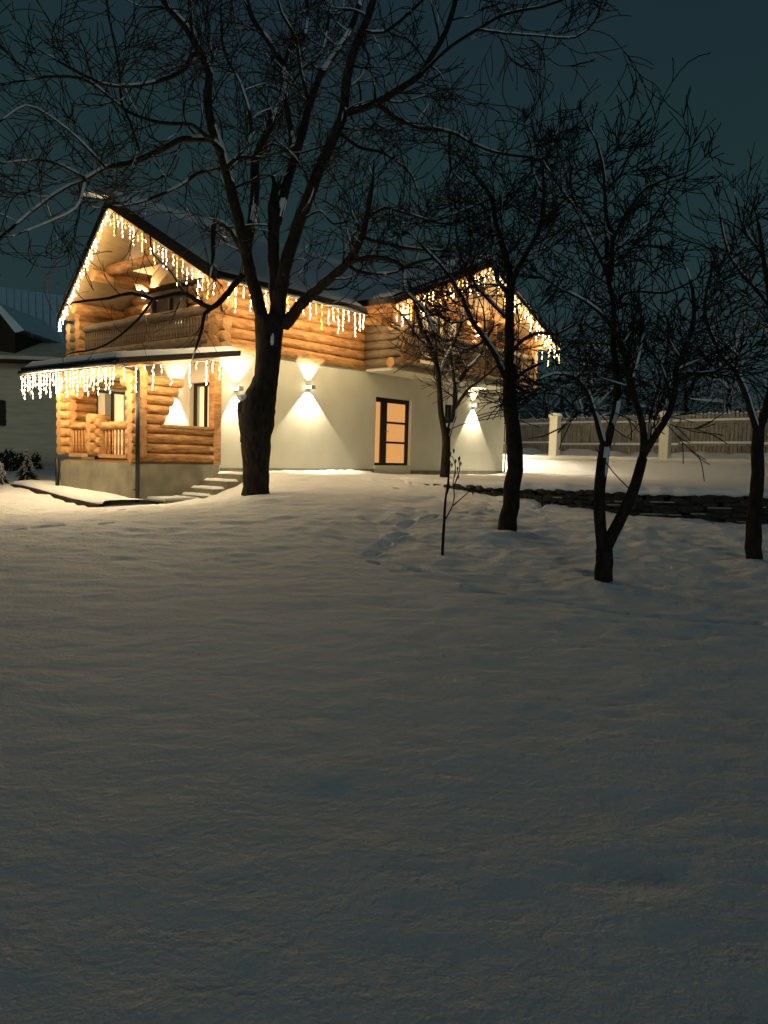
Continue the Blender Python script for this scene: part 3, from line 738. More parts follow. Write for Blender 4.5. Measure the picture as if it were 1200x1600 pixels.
icicles('dense icicle lights along the near half of the porch eave', (LU-.05, LV0, lz), (LU-.05, 1.4, lz), .135, [4, 6, 5, 3, 6, 5], size=.9, yellow=.04, watt=1.4)
icicles('sparse icicle lights on the sloping edge of the porch roof in front of the steps', (LU, LV0-.07, lz), (.1, LV0-.07, lt(0)-.06), .20, [3, 6, 2, 6, 3, 5], size=.95, yellow=.3, watt=1.3)

# ------------------------------------------------------------------ neighbour house at the left
nb = empty('neighbour_house', (0, 0, 0)); tag(nb, 'dim neighbouring house with blue snow-dusted metal roof and pale board wall behind the porch', 'house')
def P3(px, py, Y): return at(px, py, Y)
q = MB()
e0 = at(-60, 538, 31); e1 = at(215, 552, 33.5); r0 = at(-60, 440, 38); r1 = at(215, 478, 40.5)
nrm = np.array([0, .35, -.9]) * .15
q.add([e0, e1, r1, r0, e0+nrm, e1+nrm, r1+nrm, r0+nrm], [(0,1,2,3),(7,6,5,4),(0,4,5,1),(1,5,6,2),(2,6,7,3),(3,7,4,0)])
rf = q.build('roof', M['metal_roof'], nb)
q = MB(); nse = 26
for k in range(nse):
    a = k/(nse-1); p = e0+(e1-e0)*a; r_ = r0+(r1-r0)*a; q.tube([p - nrm*.1, r_ - nrm*.1], .035, 4, smooth=False)
q.build('standing_seams', M['metal_roof'], rf)
# back slope + wall body
q = MB(); bk = np.array([0, 6, -3.0]); q.add([r0, r1, r1+bk, r0+bk], [(0, 1, 2, 3)]); q.build('roof', M['metal_roof'], nb)
w0 = at(-60, 560, 29.6); w1 = at(150, 572, 31.6)
q = MB(); zb = -1.3
q.add([(w0[0], w0[1], zb), (w1[0], w1[1], zb), (w1[0], w1[1], w1[2]), (w0[0], w0[1], w0[2]), (w0[0], w0[1]+8, zb), (w1[0], w1[1]+8, zb), (w1[0], w1[1]+8, w1[2]), (w0[0], w0[1]+8, w0[2])],
      [(0,1,2,3),(1,5,6,2),(3,2,6,7),(4,0,3,7)]); q.build('wall', M['siding'], nb)
q = MB()  # boards
for k in range(12):
    z0 = zb + .25 + k*.42
    if z0 < w0[2]-.2: beam(q, (w0[0], w0[1]-.03, z0), (w1[0], w1[1]-.03, z0), .05, .36)
q.build('wall_boards', M['siding'], nb)
# snowy lean-to strip
s0 = at(-60, 566, 28.6); s1 = at(128, 571, 30.4); t0 = at(-60, 541, 31.0); t1 = at(128, 549, 32.6)
q = MB(); th = up*.16; q.add([s0, s1, t1, t0, s0+th, s1+th, t1+th, t0+th], [(3,2,1,0),(4,5,6,7),(0,1,5,4),(1,2,6,5),(2,3,7,6),(3,0,4,7)]); q.build('canopy', M['dark_wood'], nb)
q = MB(); th2 = up*.17; th3 = up*.30; q.add([s0+th2, s1+th2, t1+th2, t0+th2, s0+th3, s1+th3, t1+th3, t0+th3], [(3,2,1,0),(4,5,6,7),(0,1,5,4),(1,2,6,5),(2,3,7,6),(3,0,4,7)]); q.build('canopy_snow', M['siding'], nb)
# small dormer
g0 = at(-50, 520, 29.5); gp = at(-4, 472, 29.5); g1 = at(38, 516, 29.5)
bk = np.array([0, 4, 0.])
q = MB(); q.add([g0, gp, g1, (g1[0]-.35, g1[1], g1[2]-.1), (gp[0], gp[1], gp[2]-.3), (g0[0]+.3, g0[1], g0[2]-.1)] + [p+bk for p in (g0, gp, g1)], [(0,1,7,6),(1,2,8,7),(0,5,4,1),(1,4,3,2)]); q.build('dormer_roof', M['metal_roof'], nb)
q = MB(); q.box(g0[0]+.4, g1[0]-.45, 29.7, 33, w0[2], g1[2]-.05); q.add([(g0[0]+.4, 29.72, g0[2]-.1), (g1[0]-.45, 29.72, g1[2]-.1), (gp[0], 29.72, gp[2]-.25)], [(0, 1, 2)]); q.build('dormer_wall', M['dark_wood'], nb)
a = at(-12, 625, 30.0); b = at(6, 665, 30.0); q = MB(); q.box(a[0], b[0], a[1]-.4, a[1]+.4, b[2], a[2]); q.build('window', M['frame'], nb)

# ------------------------------------------------------------------ white garden wall with pillars, board fence
gu = 14.4
wall = empty('white_garden_wall', H(gu, 3, 0), ang); tag(wall, 'low white rendered wall with square pillars and no panels to the right of the house', 'wall')
q = MB(); q.box(-.12, .12, -22, 0, -.9, .12); q.build('base', M['plaster'], wall)
q = MB(); q.box(-.17, .17, -22, .02, .122, .17); q.build('coping', M['plaster'], wall)
q = MB(); n = 160; vs = []
for i in range(n+1):
    y_ = -22 + 22*i/n
    for j, (xx, hh) in enumerate(((-.18, .172), (-.13, .215), (0, .235), (.13, .215), (.18, .172))): vs.append((xx, y_, hh + (.02*random.random() if 0 < j < 4 else 0)))
q.add(vs, [(i*5+j, (i+1)*5+j, (i+1)*5+j+1, i*5+j+1) for i in range(n) for j in range(4)], 0, True); q.build('snow_cover', M['snow_clump'], wall)
q = MB(); q.box(-.15, .15, -.15, .15, .172, 1.60); q.box(-.19, .19, -.19, .19, 1.60, 1.66)
p0 = q.build('pillar', M['plaster'], wall); p0.location = (0, -3.9, 0)
q = MB(); q.add([(-.2,-.2,1.662),(.2,-.2,1.662),(.2,.2,1.662),(-.2,.2,1.662),(-.14,-.14,1.76),(.14,-.14,1.76),(.14,.14,1.76),(-.14,.14,1.76)], [(0,1,5,4),(1,2,6,5),(2,3,7,6),(3,0,4,7),(4,5,6,7)], 0, True); c0 = q.build('pillar_snow', M['snow_clump'], p0)
for yy in (-.1, -7.9, -11.9, -15.9, -19.9):
    o = p0.copy(); col.objects.link(o); o.parent = wall; o.location = (0, yy, 0); c = c0.copy(); col.objects.link(c); c.parent = o

FA = np.array([-4., 50.]); FB = np.array([6.6, 36.0]); FC = np.array([13.2, 27.5]); FD = np.array([24., 14.])
def fence_z(p): return .38
bf = empty('board_fence'); tag(bf, 'weathered brown board fence with two snow-topped rails on a snowbank behind the white pillars', 'fence')
bd = MB(); railm = MB(); sn = MB(); posts = []
for a, b in ((FB - (FC-FB)/np.linalg.norm(FC-FB)*7, FC), (FC, FD)):
    L = np.linalg.norm(b-a); t = (b-a)/L; nr = np.array([-t[1], t[0]]);
    if nr[1] > 0: nr = -nr
    k = 0; s = 0
    while s < L:
        p = a + t*s; h = 1.93 + random.uniform(-.04, .05); q0 = p; q1 = p + t*.13
        z0 = .0
        vs = [(q0[0], q0[1], z0), (q1[0], q1[1], z0), (q1[0], q1[1], h), (q0[0], q0[1], h)]; off = -nr*.025
        vs += [(x_+off[0], y_+off[1], z_) for x_, y_, z_ in vs]
        bd.add(vs, [(0,1,2,3),(7,6,5,4),(0,4,5,1),(1,5,6,2),(2,6,7,3),(3,7,4,0)])
        sn.add([(q0[0], q0[1], h+.004), (q1[0], q1[1], h+.004), (q1[0]+off[0], q1[1]+off[1], h+.004), (q0[0]+off[0], q0[1]+off[1], h+.004), ((q0+q1)/2)[0:2].tolist() + [h+.05]], [(0,1,4),(1,2,4),(2,3,4),(3,0,4)])
        s += .155
    nseg = int(L/2.6)
    for i in range(nseg):
        pa_ = a + t*L*i/nseg + nr*.05; pb_ = a + t*(L*(i+1)/nseg - .08) + nr*.05
        for zz in (.72, 1.58):
            dz = random.uniform(-.04, .04)
            beam(railm, (*pa_, zz+dz), (*pb_, zz+dz), .05, .09); beam(sn, (*(pa_+nr*.01), zz+dz+.092), (*(pb_+nr*.01), zz+dz+.092), .09, random.uniform(.06, .09))
        posts.append(pa_)
bd.build('boards', M['fence_wood'], bf); railm.build('rails', M['fence_wood'], bf); sn.build('snow_cover', M['snow_clump'], bf)
for p in posts:
    q = MB(); q.box(-.06, .06, -.06, .06, 0, 1.75); o = q.build('post', M['fence_wood'], bf); o.location = (p[0], p[1], 0)
# snowbank between the wall and the fence
def bank(x, y):
    d = np.minimum(np.abs((x-FB[0])*(FC-FB)[1] - (y-FB[1])*(FC-FB)[0]) / np.linalg.norm(FC-FB), 99)
    lump = .30*vnoise(x*.9, y*.7, 41) + .25*vnoise(x*2.0, y*1.6, 42)
    return np.where(x*.785+y*.62 > 0, .05, 0) + .42*np.exp(-((d-.3)/1.3)**2) + lump*np.exp(-((d-.8)/1.2)**2)
def inbank(x, y):
    q_ = (x-HO[0])*HU[0] + (y-HO[1])*HU[1]; return q_ < gu + .05
grid_mesh('snowbank', np.arange(-2, 30, .22), np.arange(12, 60, .22), bank, M['snow'], skip=inbank)

# ------------------------------------------------------------------ trees
def rn3(): 
    v = RN.randn(3); return v/np.linalg.norm(v)
SN_OFF = np.array([.45, -.25, .9])
class Tree:
    def __init__(s, name, label, cat, base, group=None):
        s.root = empty(name, tuple(base)); tag(s.root, label, cat, group)
        s.b = np.array(base, float); s.trunk = MB(); s.crown = MB(); s.snow = MB(); s.nt = 0
    def snow_on(s, pts, rad, prob=1, thr=.012):
        run = []; rr = []
        def flush():
            if len(run) >= (5 if len(pts) > 12 else 2):
                P = np.array(run); R = np.array(rr); R2 = R.copy(); R2[0] *= .3; R2[-1] *= .3
                s.snow.tube(P + SN_OFF*(R[:, None]*.62), R2, 6, cap=True)
            run.clear(); rr.clear()
        for i in range(len(pts)-1):
            d = pts[i+1]-pts[i]; L = np.linalg.norm(d)+1e-9; hor = math.hypot(d[0], d[1])/L
            if (hor > .30 or (hor > .12 and d[0]*d[2] > 0)) and rad[i] > thr and RN.rand() < prob:
                if not run: run.append(pts[i]); rr.append(rad[i]*.80+.003)
                run.append(pts[i+1]); rr.append(rad[i+1]*.80+.003)
            else: flush()
        flush()
    def limb(s, pix, Y0, Y1, w0, w1, n=10, snowp=.8):
        """pix: pixel path; Y0..Y1 distance at its ends; w0,w1 width in photo pixels"""
        k = len(pix); pts = []; seg = [0]
        for i in range(1, k): seg.append(seg[-1] + math.hypot(pix[i][0]-pix[i-1][0], pix[i][1]-pix[i-1][1]))
        for i, (x, y) in enumerate(pix):
            t = seg[i]/seg[-1]; pts.append(at(x, y, Y0 + (Y1-Y0)*t**1.2))
        pts = np.array(pts)
        # resample with catmull-rom
        out = []; rad = []
        for i in range(k-1):
            p0 = pts[max(i-1, 0)]; p1 = pts[i]; p2 = pts[i+1]; p3 = pts[min(i+2, k-1)]
            m = max(2, int(np.linalg.norm(p2-p1)/.14))
            for j in range(m):
                t = j/m; out.append(.5*((2*p1)+(-p0+p2)*t+(2*p0-5*p1+4*p2-p3)*t*t+(-p0+3*p1-3*p2+p3)*t**3))
                tt = (seg[i]+(seg[i+1]-seg[i])*t)/seg[-1]; rad.append((w0+(w1-w0)*tt)/2*(Y0+(Y1-Y0)*tt)/F_PX)
        out.append(pts[-1]); rad.append(w1/2*Y1/F_PX)
        out = np.array(out); rad = np.array(rad)
        big = rad.mean() > .03
        out[1:-1] += RN.randn(len(out)-2, 3) * rad[1:-1, None]*.06
        rad = rad * (1 + .03*RN.randn(len(rad)))
        (s.trunk if rad[0] > .035 else s.crown).tube(out - s.b, rad, n if big else 6)
        s.snow_on(out - s.b, rad, snowp, .014)
        return out, rad
    def twig(s, p, d, L, r, lvl, upb=.10, wig=.28, sp=(2, 4), ang_=.8, thin=.0045):
        n = max(3, int(L/.10)); pts = [p.copy()]; rad = [r]; d = d/np.linalg.norm(d); step = L/n; bend = RN.randn(3)*wig*.8
        for i in range(n):
            bend = bend*.72 + RN.randn(3)*wig*.62
            d = d + bend*.7 + np.array([0, 0, upb*.7]); d /= np.linalg.norm(d)
            pts.append(pts[-1] + d*step); rad.append(max(thin, r*(1-.75*(i+1)/n)))
        P = np.array(pts)
        s.crown.tube(P - s.b, rad, 4 if r > .012 else 3, cap=False, smooth=False); s.nt += 1
        if r > .009: s.snow_on(P - s.b, rad, .65, .0075)
        if lvl > 0:
            for c in range(RN.randint(sp[0], sp[1]+1)):
                i = RN.randint(max(1, n//4), n+1) if n > 1 else 1
                dd = P[min(i, n)] - P[min(i, n)-1]; dd /= np.linalg.norm(dd)
                q = rn3(); q -= dd*(q@dd); q /= np.linalg.norm(q)
                nd = dd*math.cos(ang_) + q*math.sin(ang_)*RN.uniform(.6, 1.2)
                s.twig(P[min(i, n)], nd, L*RN.uniform(.45, .9), max(thin, rad[min(i, n)]*.75), lvl-1, upb, wig, sp, ang_, thin)
    def sprout(s, out, rad, every, L, lvl, t0=.15, upb=.10, outw=None, rk=.4, rmax=.022, **k):
        acc = 0; tot = sum(np.linalg.norm(out[i+1]-out[i]) for i in range(len(out)-1)); run = 0
        for i in range(len(out)-1):
            ds = np.linalg.norm(out[i+1]-out[i]); run += ds; acc += ds
            if run/tot < t0 or acc < every: continue
            acc = RN.uniform(-.3, .3)*every
            dd = (out[i+1]-out[i])/max(ds, 1e-6); q = rn3(); q[2] = q[2]*.7 + .15; q -= dd*(q@dd); q /= np.linalg.norm(q)
            nd = q*.9 + dd*.45
            s.twig(out[i], nd, L*RN.uniform(.6, 1.25), min(rmax, max(.007, rad[i]*rk)), lvl, upb, **k)
        # terminal
        dd = out[-1]-out[-2]; s.twig(out[-1], dd, L*.45, max(.006, rad[-1]*.9), lvl, upb, **k)
    def done(s, label=None):
        if s.trunk.n: s.trunk.build('trunk', M['bark'], s.root)
        s.crown.build('crown', M['twig'], s.root)
        if s.snow.n: s.snow.build('snow_cover', M['snow_clump'], s.root)
        return s.root

# --- the big walnut tree
B0 = ray(398, 785); B0 = B0*(-.95/B0[2]); yb = B0[1]
T = Tree('bare_tree', 'huge bare tree with thick burled trunk in front of the white house wall', 'tree', B0, 'leafless garden trees')
# trunk with its own radii
tp = [(399,792,56),(399,780,47),(400,760,41),(400,735,42),(400,705,45),(400,680,49),(401,655,56),(404,632,53),(411,610,43),(416,590,38),(419,560,39),(420,530,42),(421,505,45),(421,494,44)]
out = np.array([at(x, y, yb) for x, y, _ in tp]); rr = [w_/2*yb/F_PX for _, _, w_ in tp]
o2 = []; r2 = []
for i in range(len(out)-1):
    for j in range(3):
        t = j/3; o2.append(out[i]*(1-t)+out[i+1]*t); r2.append((rr[i]*(1-t)+rr[i+1]*t)*(1+.03*RN.randn()))
o2.append(out[-1]); r2.append(rr[-1]); T.trunk.tube(np.array(o2)-T.b, r2, 20)
T.limb([(392,690),(387,660),(384,640),(381,626)], yb-.03, yb-.05, 34, 22)   # old cut stub
q_ = at(383, 622, yb-.05); stone(T.snow, q_ - T.b + np.array([0.02, -.02, .0]), .17, .17, .07)
q_ = at(397, 648, yb-.25); stone(T.snow, q_ - T.b, .08, .05, .16)
q_ = at(425, 530, yb-.22); stone(T.snow, q_ - T.b, .04, .035, .12)
big = []
def L_(pix, Y0, Y1, w0, w1, sp_=.78): o = T.limb(pix, yb+Y0, yb+Y1, w0*.84, w1*.95, snowp=sp_); big.append(o); return o
L_([(411,512),(403,470),(393,435),(385,395),(374,350),(362,300),(347,245),(331,200),(324,150),(327,115),(306,70),(290,42),(262,12),(240,-30)], 0, -2.2, 25, 9)
L_([(303,68),(299,40),(296,0),(288,-40)], -1.7, -2.2, 9, 5)
L_([(386,425),(385,395),(393,350),(398,300),(401,245),(421,200),(440,152),(443,112),(420,65),(395,30),(380,-20)], 0, 1.8, 20, 7)
L_([(443,112),(452,75),(470,70),(480,30),(478,-20)], 1.4, 2.0, 8, 5)
L_([(431,505),(430,460),(428,420),(427,370),(428,318)], 0, -.2, 22, 19)
L_([(432,350),(440,317),(452,275),(460,250),(471,212),(484,165),(499,122),(520,88),(545,50),(560,10),(566,-30)], -.15, 1.6, 18, 8)
L_([(459,250),(454,200),(444,150),(443,120)], .5, 1.5, 11, 7)
L_([(432,508),(438,455),(447,410),(467,350),(487,296),(512,235),(528,200),(538,170),(541,125),(551,85),(566,48),(582,5),(590,-40)], 0, -2.5, 27, 10)
L_([(538,178),(562,172),(600,155),(632,134),(656,118),(676,85),(697,48),(712,0),(720,-40)], -1.2, -2.6, 13, 7)
L_([(650,124),(700,76),(750,44),(790,22),(850,10),(890,-5)], -1.9, -3.0, 7, 4)
L_([(745,46),(790,52),(842,56),(900,58),(930,32),(938,10)], -2.4, -3.2, 5, 3)
L_([(545,172),(590,165),(617,184),(658,200),(703,206),(735,222),(775,238),(830,246)], -1.1, -2.8, 9, 3.5)
L_([(703,206),(702,245),(708,270),(730,290)], -1.9, -2.2, 5, 3)
L_([(528,205),(560,230),(600,240),(640,270),(652,300)], -1.0, .3, 8, 3)
L_([(432,500),(446,506),(467,479),(506,443),(537,417),(556,390),(567,365),(574,334),(580,300)], 0, -1.8, 24, 7)
L_([(542,412),(575,402),(604,405),(630,418),(634,455),(662,483),(680,525)], -1.1, -2.4, 10, 5)
L_([(543,412),(558,424),(590,428),(620,424),(650,410),(700,400)], -1.1, -1.0, 7, 3.5)
L_([(570,372),(598,380),(640,388),(690,392),(700,384)], -1.5, -2.6, 7, 4)
L_([(575,340),(600,325),(640,335),(700,350),(760,330)], -1.6, -2.6, 6, 3)
L_([(386,410),(375,386),(362,362),(337,346),(333,372),(333,398)], -.1, -.5, 14, 7)
L_([(347,240),(332,220),(312,217),(285,218),(250,235),(200,256),(165,262),(135,279),(95,297),(50,330),(0,372)], -1.0, -2.6, 13, 5)
L_([(133,280),(128,302),(118,325),(80,345),(30,365)], -2.0, -2.6, 6, 3)
L_([(133,279),(100,260),(60,250),(0,255)], -2.0, -3.0, 6, 3)
L_([(395,248),(375,246),(350,260),(310,271),(272,295),(215,317),(160,325)], .3, -1.2, 9, 4)
L_([(315,85),(300,86),(290,106),(255,125),(190,135),(145,125),(90,95)], -1.9, -3.0, 9, 4)
L_([(336,215),(322,213),(300,195),(250,192),(200,174),(165,146),(125,122),(70,120)], -1.4, -2.8, 8, 4)
L_([(218,236),(203,190),(190,160),(185,100),(170,25),(165,-20)], -1.8, -3.2, 5, 3)
L_([(165,262),(120,215),(75,180),(40,165),(0,190)], -2.1, -3.0, 5, 3)
L_([(441,150),(470,110),(500,85),(512,40),(520,-20)], 1.4, 1.9, 7, 4)
L_([(380,430),(366,445),(346,469),(330,481),(308,470),(287,458),(262,462),(238,467),(205,458),(170,466),(120,472)], -.2, -1.8, 12, 3.5, .3)
LOW = {len(big)-1, len(big), len(big)+1, len(big)+2}
L_([(332,481),(320,490),(316,512),(306,545)], -.5, -.8, 8, 3.5, .2)
L_([(287,458),(268,425),(240,398),(235,370)], -.9, -1.4, 5, 3)
L_([(240,466),(215,500),(180,530),(150,545),(120,550)], -1.1, -1.6, 5, 3, .2)
L_([(484,165),(470,110),(462,60),(440,20),(430,-20)], 1.0, .2, 7, 4)
L_([(401,245),(425,225),(460,240),(500,230)], .3, -.5, 6, 3)
L_([(352,265),(385,225),(392,190),(375,130),(350,80),(345,20)], -1.0, -.2, 7, 3)
L_([(566,48),(600,50),(640,20),(680,-20)], -2.2, -2.5, 7, 4)
L_([(470,345),(500,330),(520,350),(545,345)], -.6, -1.2, 5, 3)
for bi, (o, r) in enumerate(big):
    if bi in LOW: T.sprout(o, r, .42, .6, 1, t0=.2, upb=.06, wig=.26, sp=(2, 4)); continue
    L = sum(np.linalg.norm(o[i+1]-o[i]) for i in range(len(o)-1))
    thick = r[0] > .09
    T.sprout(o, r, .25 if not thick else .30, 1.15, 2, t0=.30 if thick else .12, upb=.05, wig=.24, sp=(3, 4), thin=.0074, ang_=.62)
T.done()

def fruit(label, base_px, z, limbs, sprout=(.26, .75, 2), upb=.05, cat='tree', extra=0):
    b = ray(*base_px); b = b*((z-.06)/b[2]); y0 = b[1]
    t = Tree('bare_tree', label, cat, b, 'leafless garden trees'); outs = []
    for pix, Y0, Y1, w0, w1 in limbs: outs.append(t.limb(pix, y0+Y0, y0+Y1, w0, w1))
    for (o, r), lm in zip(outs, limbs):
        if lm[4] > 12: continue
        if lm[3] < 2.5: continue
        t.sprout(o, r, sprout[0], sprout[1], sprout[2], t0=.35 if lm[3] > 9 else .10, upb=upb, wig=.20, sp=(3, 5), ang_=.58, thin=.0062)
    t.done(); return t
# tree 2: slim forked tree by the stone wall
fruit('slim forked bare tree just below the dark stone wall, before the white house wall', (693,760), -.64, [
    ([(693,765),(694,740),(696,715),(697,692),(696,682)], 0, 0, 15, 13),
    ([(697,688),(690,652),(687,617),(683,575),(675,542),(660,517),(650,482),(640,450)], 0, -.8, 10, 4),
    ([(697,690),(705,662),(711,640),(713,605),(730,577),(750,555),(765,520)], 0, .6, 10, 4),
    ([(710,640),(728,612),(742,600),(765,582),(790,560)], .1, -1, 5, 3),
    ([(684,590),(695,560),(712,530),(722,500),(725,470)], -.3, .6, 6, 3),
    ([(712,620),(708,580),(700,540),(702,500)], .1, .8, 5, 3),
    ([(676,545),(655,530),(635,500),(615,480)], -.5, -1.4, 4, 2.5),
], (.20, .70, 2))
fruit('single-stemmed bare tree before the far corner of the white house', (790,842), -1.2, [
    ([(791,848),(791,825),(799,790),(799,765),(804,735),(804,700),(798,650),(796,610),(795,570)], 0, 0, 29, 20),
    ([(795,580),(796,530),(796,485),(797,440),(790,400),(775,350),(768,310),(748,283)], 0, .4, 17, 5),
    ([(797,480),(801,441),(815,410),(843,359),(850,300),(848,262),(858,238)], 0, -1.0, 10, 4),
    ([(790,590),(770,548),(755,526),(735,497),(722,465),(704,435),(685,410),(660,385)], 0, -1.2, 10, 4),
    ([(795,460),(778,441),(770,398),(768,355),(755,320)], .1, .9, 6, 3),
    ([(848,350),(865,328),(885,310),(910,290)], -.6, -1.2, 5, 3),
    ([(796,555),(812,535),(840,520),(870,522),(900,505)], 0, -1.2, 7, 3),
    ([(796,600),(820,580),(850,565),(880,545)], 0, .8, 6, 3),
    ([(795,500),(765,470),(740,440),(720,400),(712,360)], .1, 1.0, 6, 3),
    ([(797,420),(830,395),(870,380),(900,350)], .2, 1.2, 6, 3),
    ([(846,300),(830,260),(832,240),(825,215)], -.8, -.6, 4, 2.5),
    ([(735,497),(705,505),(680,490),(655,500)], -.6, -1.4, 4, 2.5),
    ([(760,530),(735,545),(705,540)], -.3, -1.0, 4, 2.5),
    ([(768,310),(720,330),(680,345),(640,350)], .4, .8, 4, 2.5),
], (.15, .78, 2))
fruit('bare tree splitting low into a wide V above the open snow', (944,920), -1.45, [
    ([(944,926),(943,905),(944,880),(944,858)], 0, 0, 30, 27),
    ([(942,862),(938,822),(937,770),(941,720),(945,695)], 0, .2, 20, 17),
    ([(944,700),(936,672),(927,640),(916,609),(895,588),(864,584),(839,595)], .2, -.4, 10, 4),
    ([(947,700),(956,665),(964,630),(965,595),(958,540),(959,480),(949,430),(948,380)], .2, .7, 13, 6),
    ([(949,430),(925,376),(903,332),(880,300),(860,270)], .5, 1.0, 6, 3),
    ([(953,440),(957,370),(947,338),(944,275),(937,240),(932,222)], .6, 0, 8, 4),
    ([(955,380),(985,325),(1012,292),(1066,272)], .5, -.2, 6, 3),
    ([(946,858),(956,838),(976,798),(993,756),(1004,716)], 0, -.3, 20, 16),
    ([(1004,716),(1006,680),(997,640),(985,605),(977,560),(962,522),(946,497),(915,471),(883,455)], -.3, -.8, 12, 4),
    ([(1005,712),(1025,679),(1046,644),(1056,600),(1055,580),(1073,538),(1085,500),(1082,450)], -.3, -1.0, 12, 5),
    ([(1058,596),(1081,584),(1116,581),(1150,560)], -.7, -1.3, 6, 3),
    ([(1050,640),(1042,600),(1030,565),(1012,545)], -.6, -.2, 6, 3),
    ([(985,600),(1000,545),(1004,512),(997,481),(972,474)], -.5, -.2, 6, 3),
    ([(959,480),(975,460),(1000,455),(1040,458),(1080,440)], .5, -.4, 5, 3),
    ([(950,400),(985,370),(1020,340),(1040,310)], .6, 1.2, 6, 3),
    ([(928,640),(905,645),(880,620),(860,615)], 0, -.5, 4, 2.5),
    ([(990,770),(960,740),(930,700)], -.3, -.3, 2, 1.5),
    ([(1015,700),(1016,650),(1030,600),(1040,560)], -.3, .4, 4, 2.5),
    ([(903,332),(890,290),(893,262),(885,245)], .9, 1.2, 4, 2.5),
    ([(945,300),(970,272),(978,250)], .1, .4, 3.5, 2.5),
], (.14, .66, 2))
fruit('bare tree with a snow patch low on its trunk, at the right of the lawn', (1180,889), -1.4, [
    ([(1180,894),(1178,870),(1177,840),(1179,800),(1182,770),(1184,720),(1185,665)], 0, 0, 26, 17),
    ([(1184,680),(1174,644),(1161,605),(1147,577),(1130,560),(1110,520),(1100,480),(1110,430)], 0, -.6, 10, 4),
    ([(1186,670),(1197,640),(1206,600),(1215,540),(1205,480),(1195,420),(1185,350)], 0, .4, 14, 5),
    ([(1206,600),(1240,560),(1270,500),(1280,420)], .2, -.4, 9, 4),
    ([(1205,480),(1170,440),(1140,400),(1125,340)], .3, -.2, 6, 3),
    ([(1200,450),(1215,380),(1225,310)], .3, 1.0, 6, 3),
    ([(1147,577),(1120,590),(1090,580)], -.4, -.8, 4, 2.5),
    ([(1190,400),(1160,350),(1150,310)], .4, .8, 4, 2.5),
], (.14, .68, 2))
# sapling
b = ray(691, 873); b = b*(-1.36/b[2]); y0 = b[1]
T = Tree('sapling', 'thin leafless sapling with a few dry leaves alone on the snow', 'sapling', b)
o, r = T.limb([(691,876),(692,850),(694,815),(696,780),(700,755),(703,720)], y0, y0, 5, 2.6)
for pix in ([(695,812),(705,795),(710,775),(708,755),(712,730),(706,712)], [(708,790),(725,775),(738,762)], [(697,775),(702,760),(700,745)], [(709,760),(718,735),(716,715)]):
    T.limb(pix, y0, y0-.2, 2.2, 1.4)
leaf = MB()
for px, py in ((712,716),(718,712),(706,722),(715,728),(720,720),(711,735),(739,765),(716,740),(704,705),(709,700)):
    c = at(px, py, y0-.15) - b; 
    leaf.add([c, c+[.015, 0, -.03], c+[.004, .01, -.085], c+[-.014, 0, -.035]], [(0, 1, 2, 3)])
T.done(); leaf.build('leaves', M['leaf'], T.root)

# background trees beyond the fence: copies of three prototypes
def proto(seed, label, px, Y, hgt):
    global RN
    RN = np.random.RandomState(seed)
    b = ray(px, 715); b = b*(Y/b[1]); b[2] = .0
    t = Tree('distant_tree', label, 'tree', b, 'snow-dusted trees beyond the fence')
    k = 9; pts = [b.copy()]; d = np.array([RN.randn()*.05, 0, 1.])
    for i in range(k): d = d + RN.randn(3)*.08; d[2] = abs(d[2]); d /= np.linalg.norm(d); pts.append(pts[-1]+d*hgt*.75/k)
    rad = np.linspace(.20, .05, k+1); t.trunk.tube(np.array(pts)-t.b, rad, 8)
    for i in range(2, k+1):
        for j in range(3):
            q = rn3(); q[2] = abs(q[2])*.5+.25
            n = 6; P = [pts[i].copy()]; dd = q/np.linalg.norm(q)
            for s in range(n): dd = dd + RN.randn(3)*.18 + [0, 0, .05]; dd /= np.linalg.norm(dd); P.append(P[-1]+dd*hgt*.30*(1-.05*i)/n)
            P = np.array(P); R = np.linspace(.07, .02, n+1); t.crown.tube(P-t.b, R, 4); t.snow_on(P-t.b, R*2.0, 1, .01)
            t.sprout(P, R, .42, 1.3, 1, t0=.1, upb=.05, wig=.25, sp=(3, 4), thin=.011, rk=.6)
    t.done(); return t.root
protos = [(proto(101, 'rounded snow-dusted bare tree beyond the fence just right of the house', 890, 40, 7.5), 890, 40), (proto(102, 'pale snow-dusted bare tree beyond the fence behind the V-shaped tree', 1010, 42, 8.5), 1010, 42), (proto(103, 'snow-dusted bare tree beyond the fence at the right edge', 1150, 38, 9), 1150, 38)]
RN = np.random.RandomState(5)
spots = [(845,52,1.0,'behind the far house corner'), (930,56,1.2,'between the tall tree and the V-shaped tree'), (960,47,.95,'over the fence left of the second white pillar'), (1060,50,1.15,'over the fence right of the second white pillar'),
         (1090,44,.9,'low over the fence between the V-shaped and the right tree'), (1190,46,1.2,'behind the right-edge trunk'), (1120,60,1.5,'tall and far behind the right tree'), (1000,64,1.5,'far back and tall behind the V-shaped tree'),
         (880,66,1.4,'faint and far behind the house corner'), (1220,55,1.5,'just outside the right edge of the fence'), (790,50,.8,'mostly hidden behind the wing balcony'), (1240,36,1.0,'nearest the right end of the fence')]
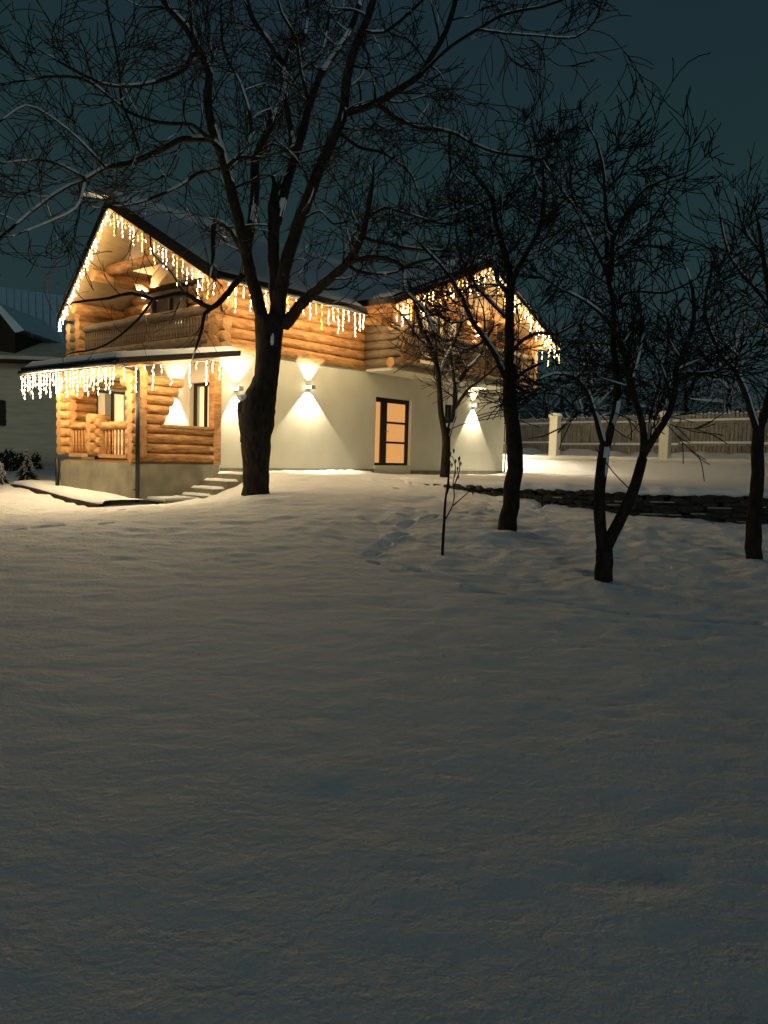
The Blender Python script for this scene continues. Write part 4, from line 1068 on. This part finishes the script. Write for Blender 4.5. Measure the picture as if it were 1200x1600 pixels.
for i, (px, Y, s, w_) in enumerate(spots):
    src = protos[i % 3][0]; p = ray(px, 715); p = p*(Y/p[1])
    r = src.copy(); col.objects.link(r); r.location = (p[0], p[1], 0); r.rotation_euler = (0, 0, RN.uniform(0, 6)); r.scale = (s, s, s)
    r['label'] = 'snow-dusted bare tree ' + w_
    for ch in src.children:
        c = ch.copy(); col.objects.link(c); c.parent = r

# small snowy conifers at the left
for (px, py, Y, h, lab) in ((42, 752, 22.5, .95, 'small snow-covered conifer before the neighbour wall, left of the porch'), (2, 757, 20.5, .6, 'smaller snow-covered conifer cut by the left edge')):
    p = at(px, py, Y); t = empty('small_conifer', tuple(p)); tag(t, lab, 'shrub', 'small conifers by the neighbour house')
    q = MB(); q.tube([(0, 0, -.1), (0, 0, h)], [.03, .008], 6); q.build('trunk', M['bark'], t)
    fo = MB(); sn = MB()
    for k in range(170):
        z = random.uniform(.05, 1)**.8*h; rr_ = (1-z/h)*h*.38 + .03; th = random.uniform(0, 6.28)
        a = np.array([0, 0, z]); e = np.array([math.cos(th)*rr_, math.sin(th)*rr_, z - .08 + random.uniform(-.04, .04)])
        fo.tube([a, (a+e)/2 + [0, 0, .02], e], [.012, .03, .006], 4, cap=False)
        if k % 2 == 0: sn.tube([(a*.5+e*.5) + [0, 0, .03], e + [0, 0, .012]], [.034, .012], 5)
    fo.build('crown', M['needle'], t); sn.build('snow_cover', M['snow_thin'], t)
# dark hedge behind them
q = MB()
for k in range(1500):
    px = random.uniform(-60, 60); c = at(px, 715 + (715-740)*0, 27.5) ; c[2] = random.uniform(-1.2, -.25) + .1*math.sin(px*.11); c[1] += random.uniform(-.4, .4)
    e = np.array([random.uniform(-.14, .14), random.uniform(-.14, .14), random.uniform(-.02, .16)]); q.tube([c, c+e], [.03, .008], 3, cap=False)
hd = q.build('hedge', M['needle'], None); tag(hd, 'dark clipped hedge along the foot of the neighbour wall', 'hedge')

# snow lying on branches, rails and stones cannot be counted
for o in bpy.data.objects:
    if o.name.split('.')[0] in ('snow_cover', 'pillar_snow', 'roof_snow', 'canopy_snow') and o.parent and o.name.split('.')[0] == 'snow_cover': o['kind'] = 'stuff'
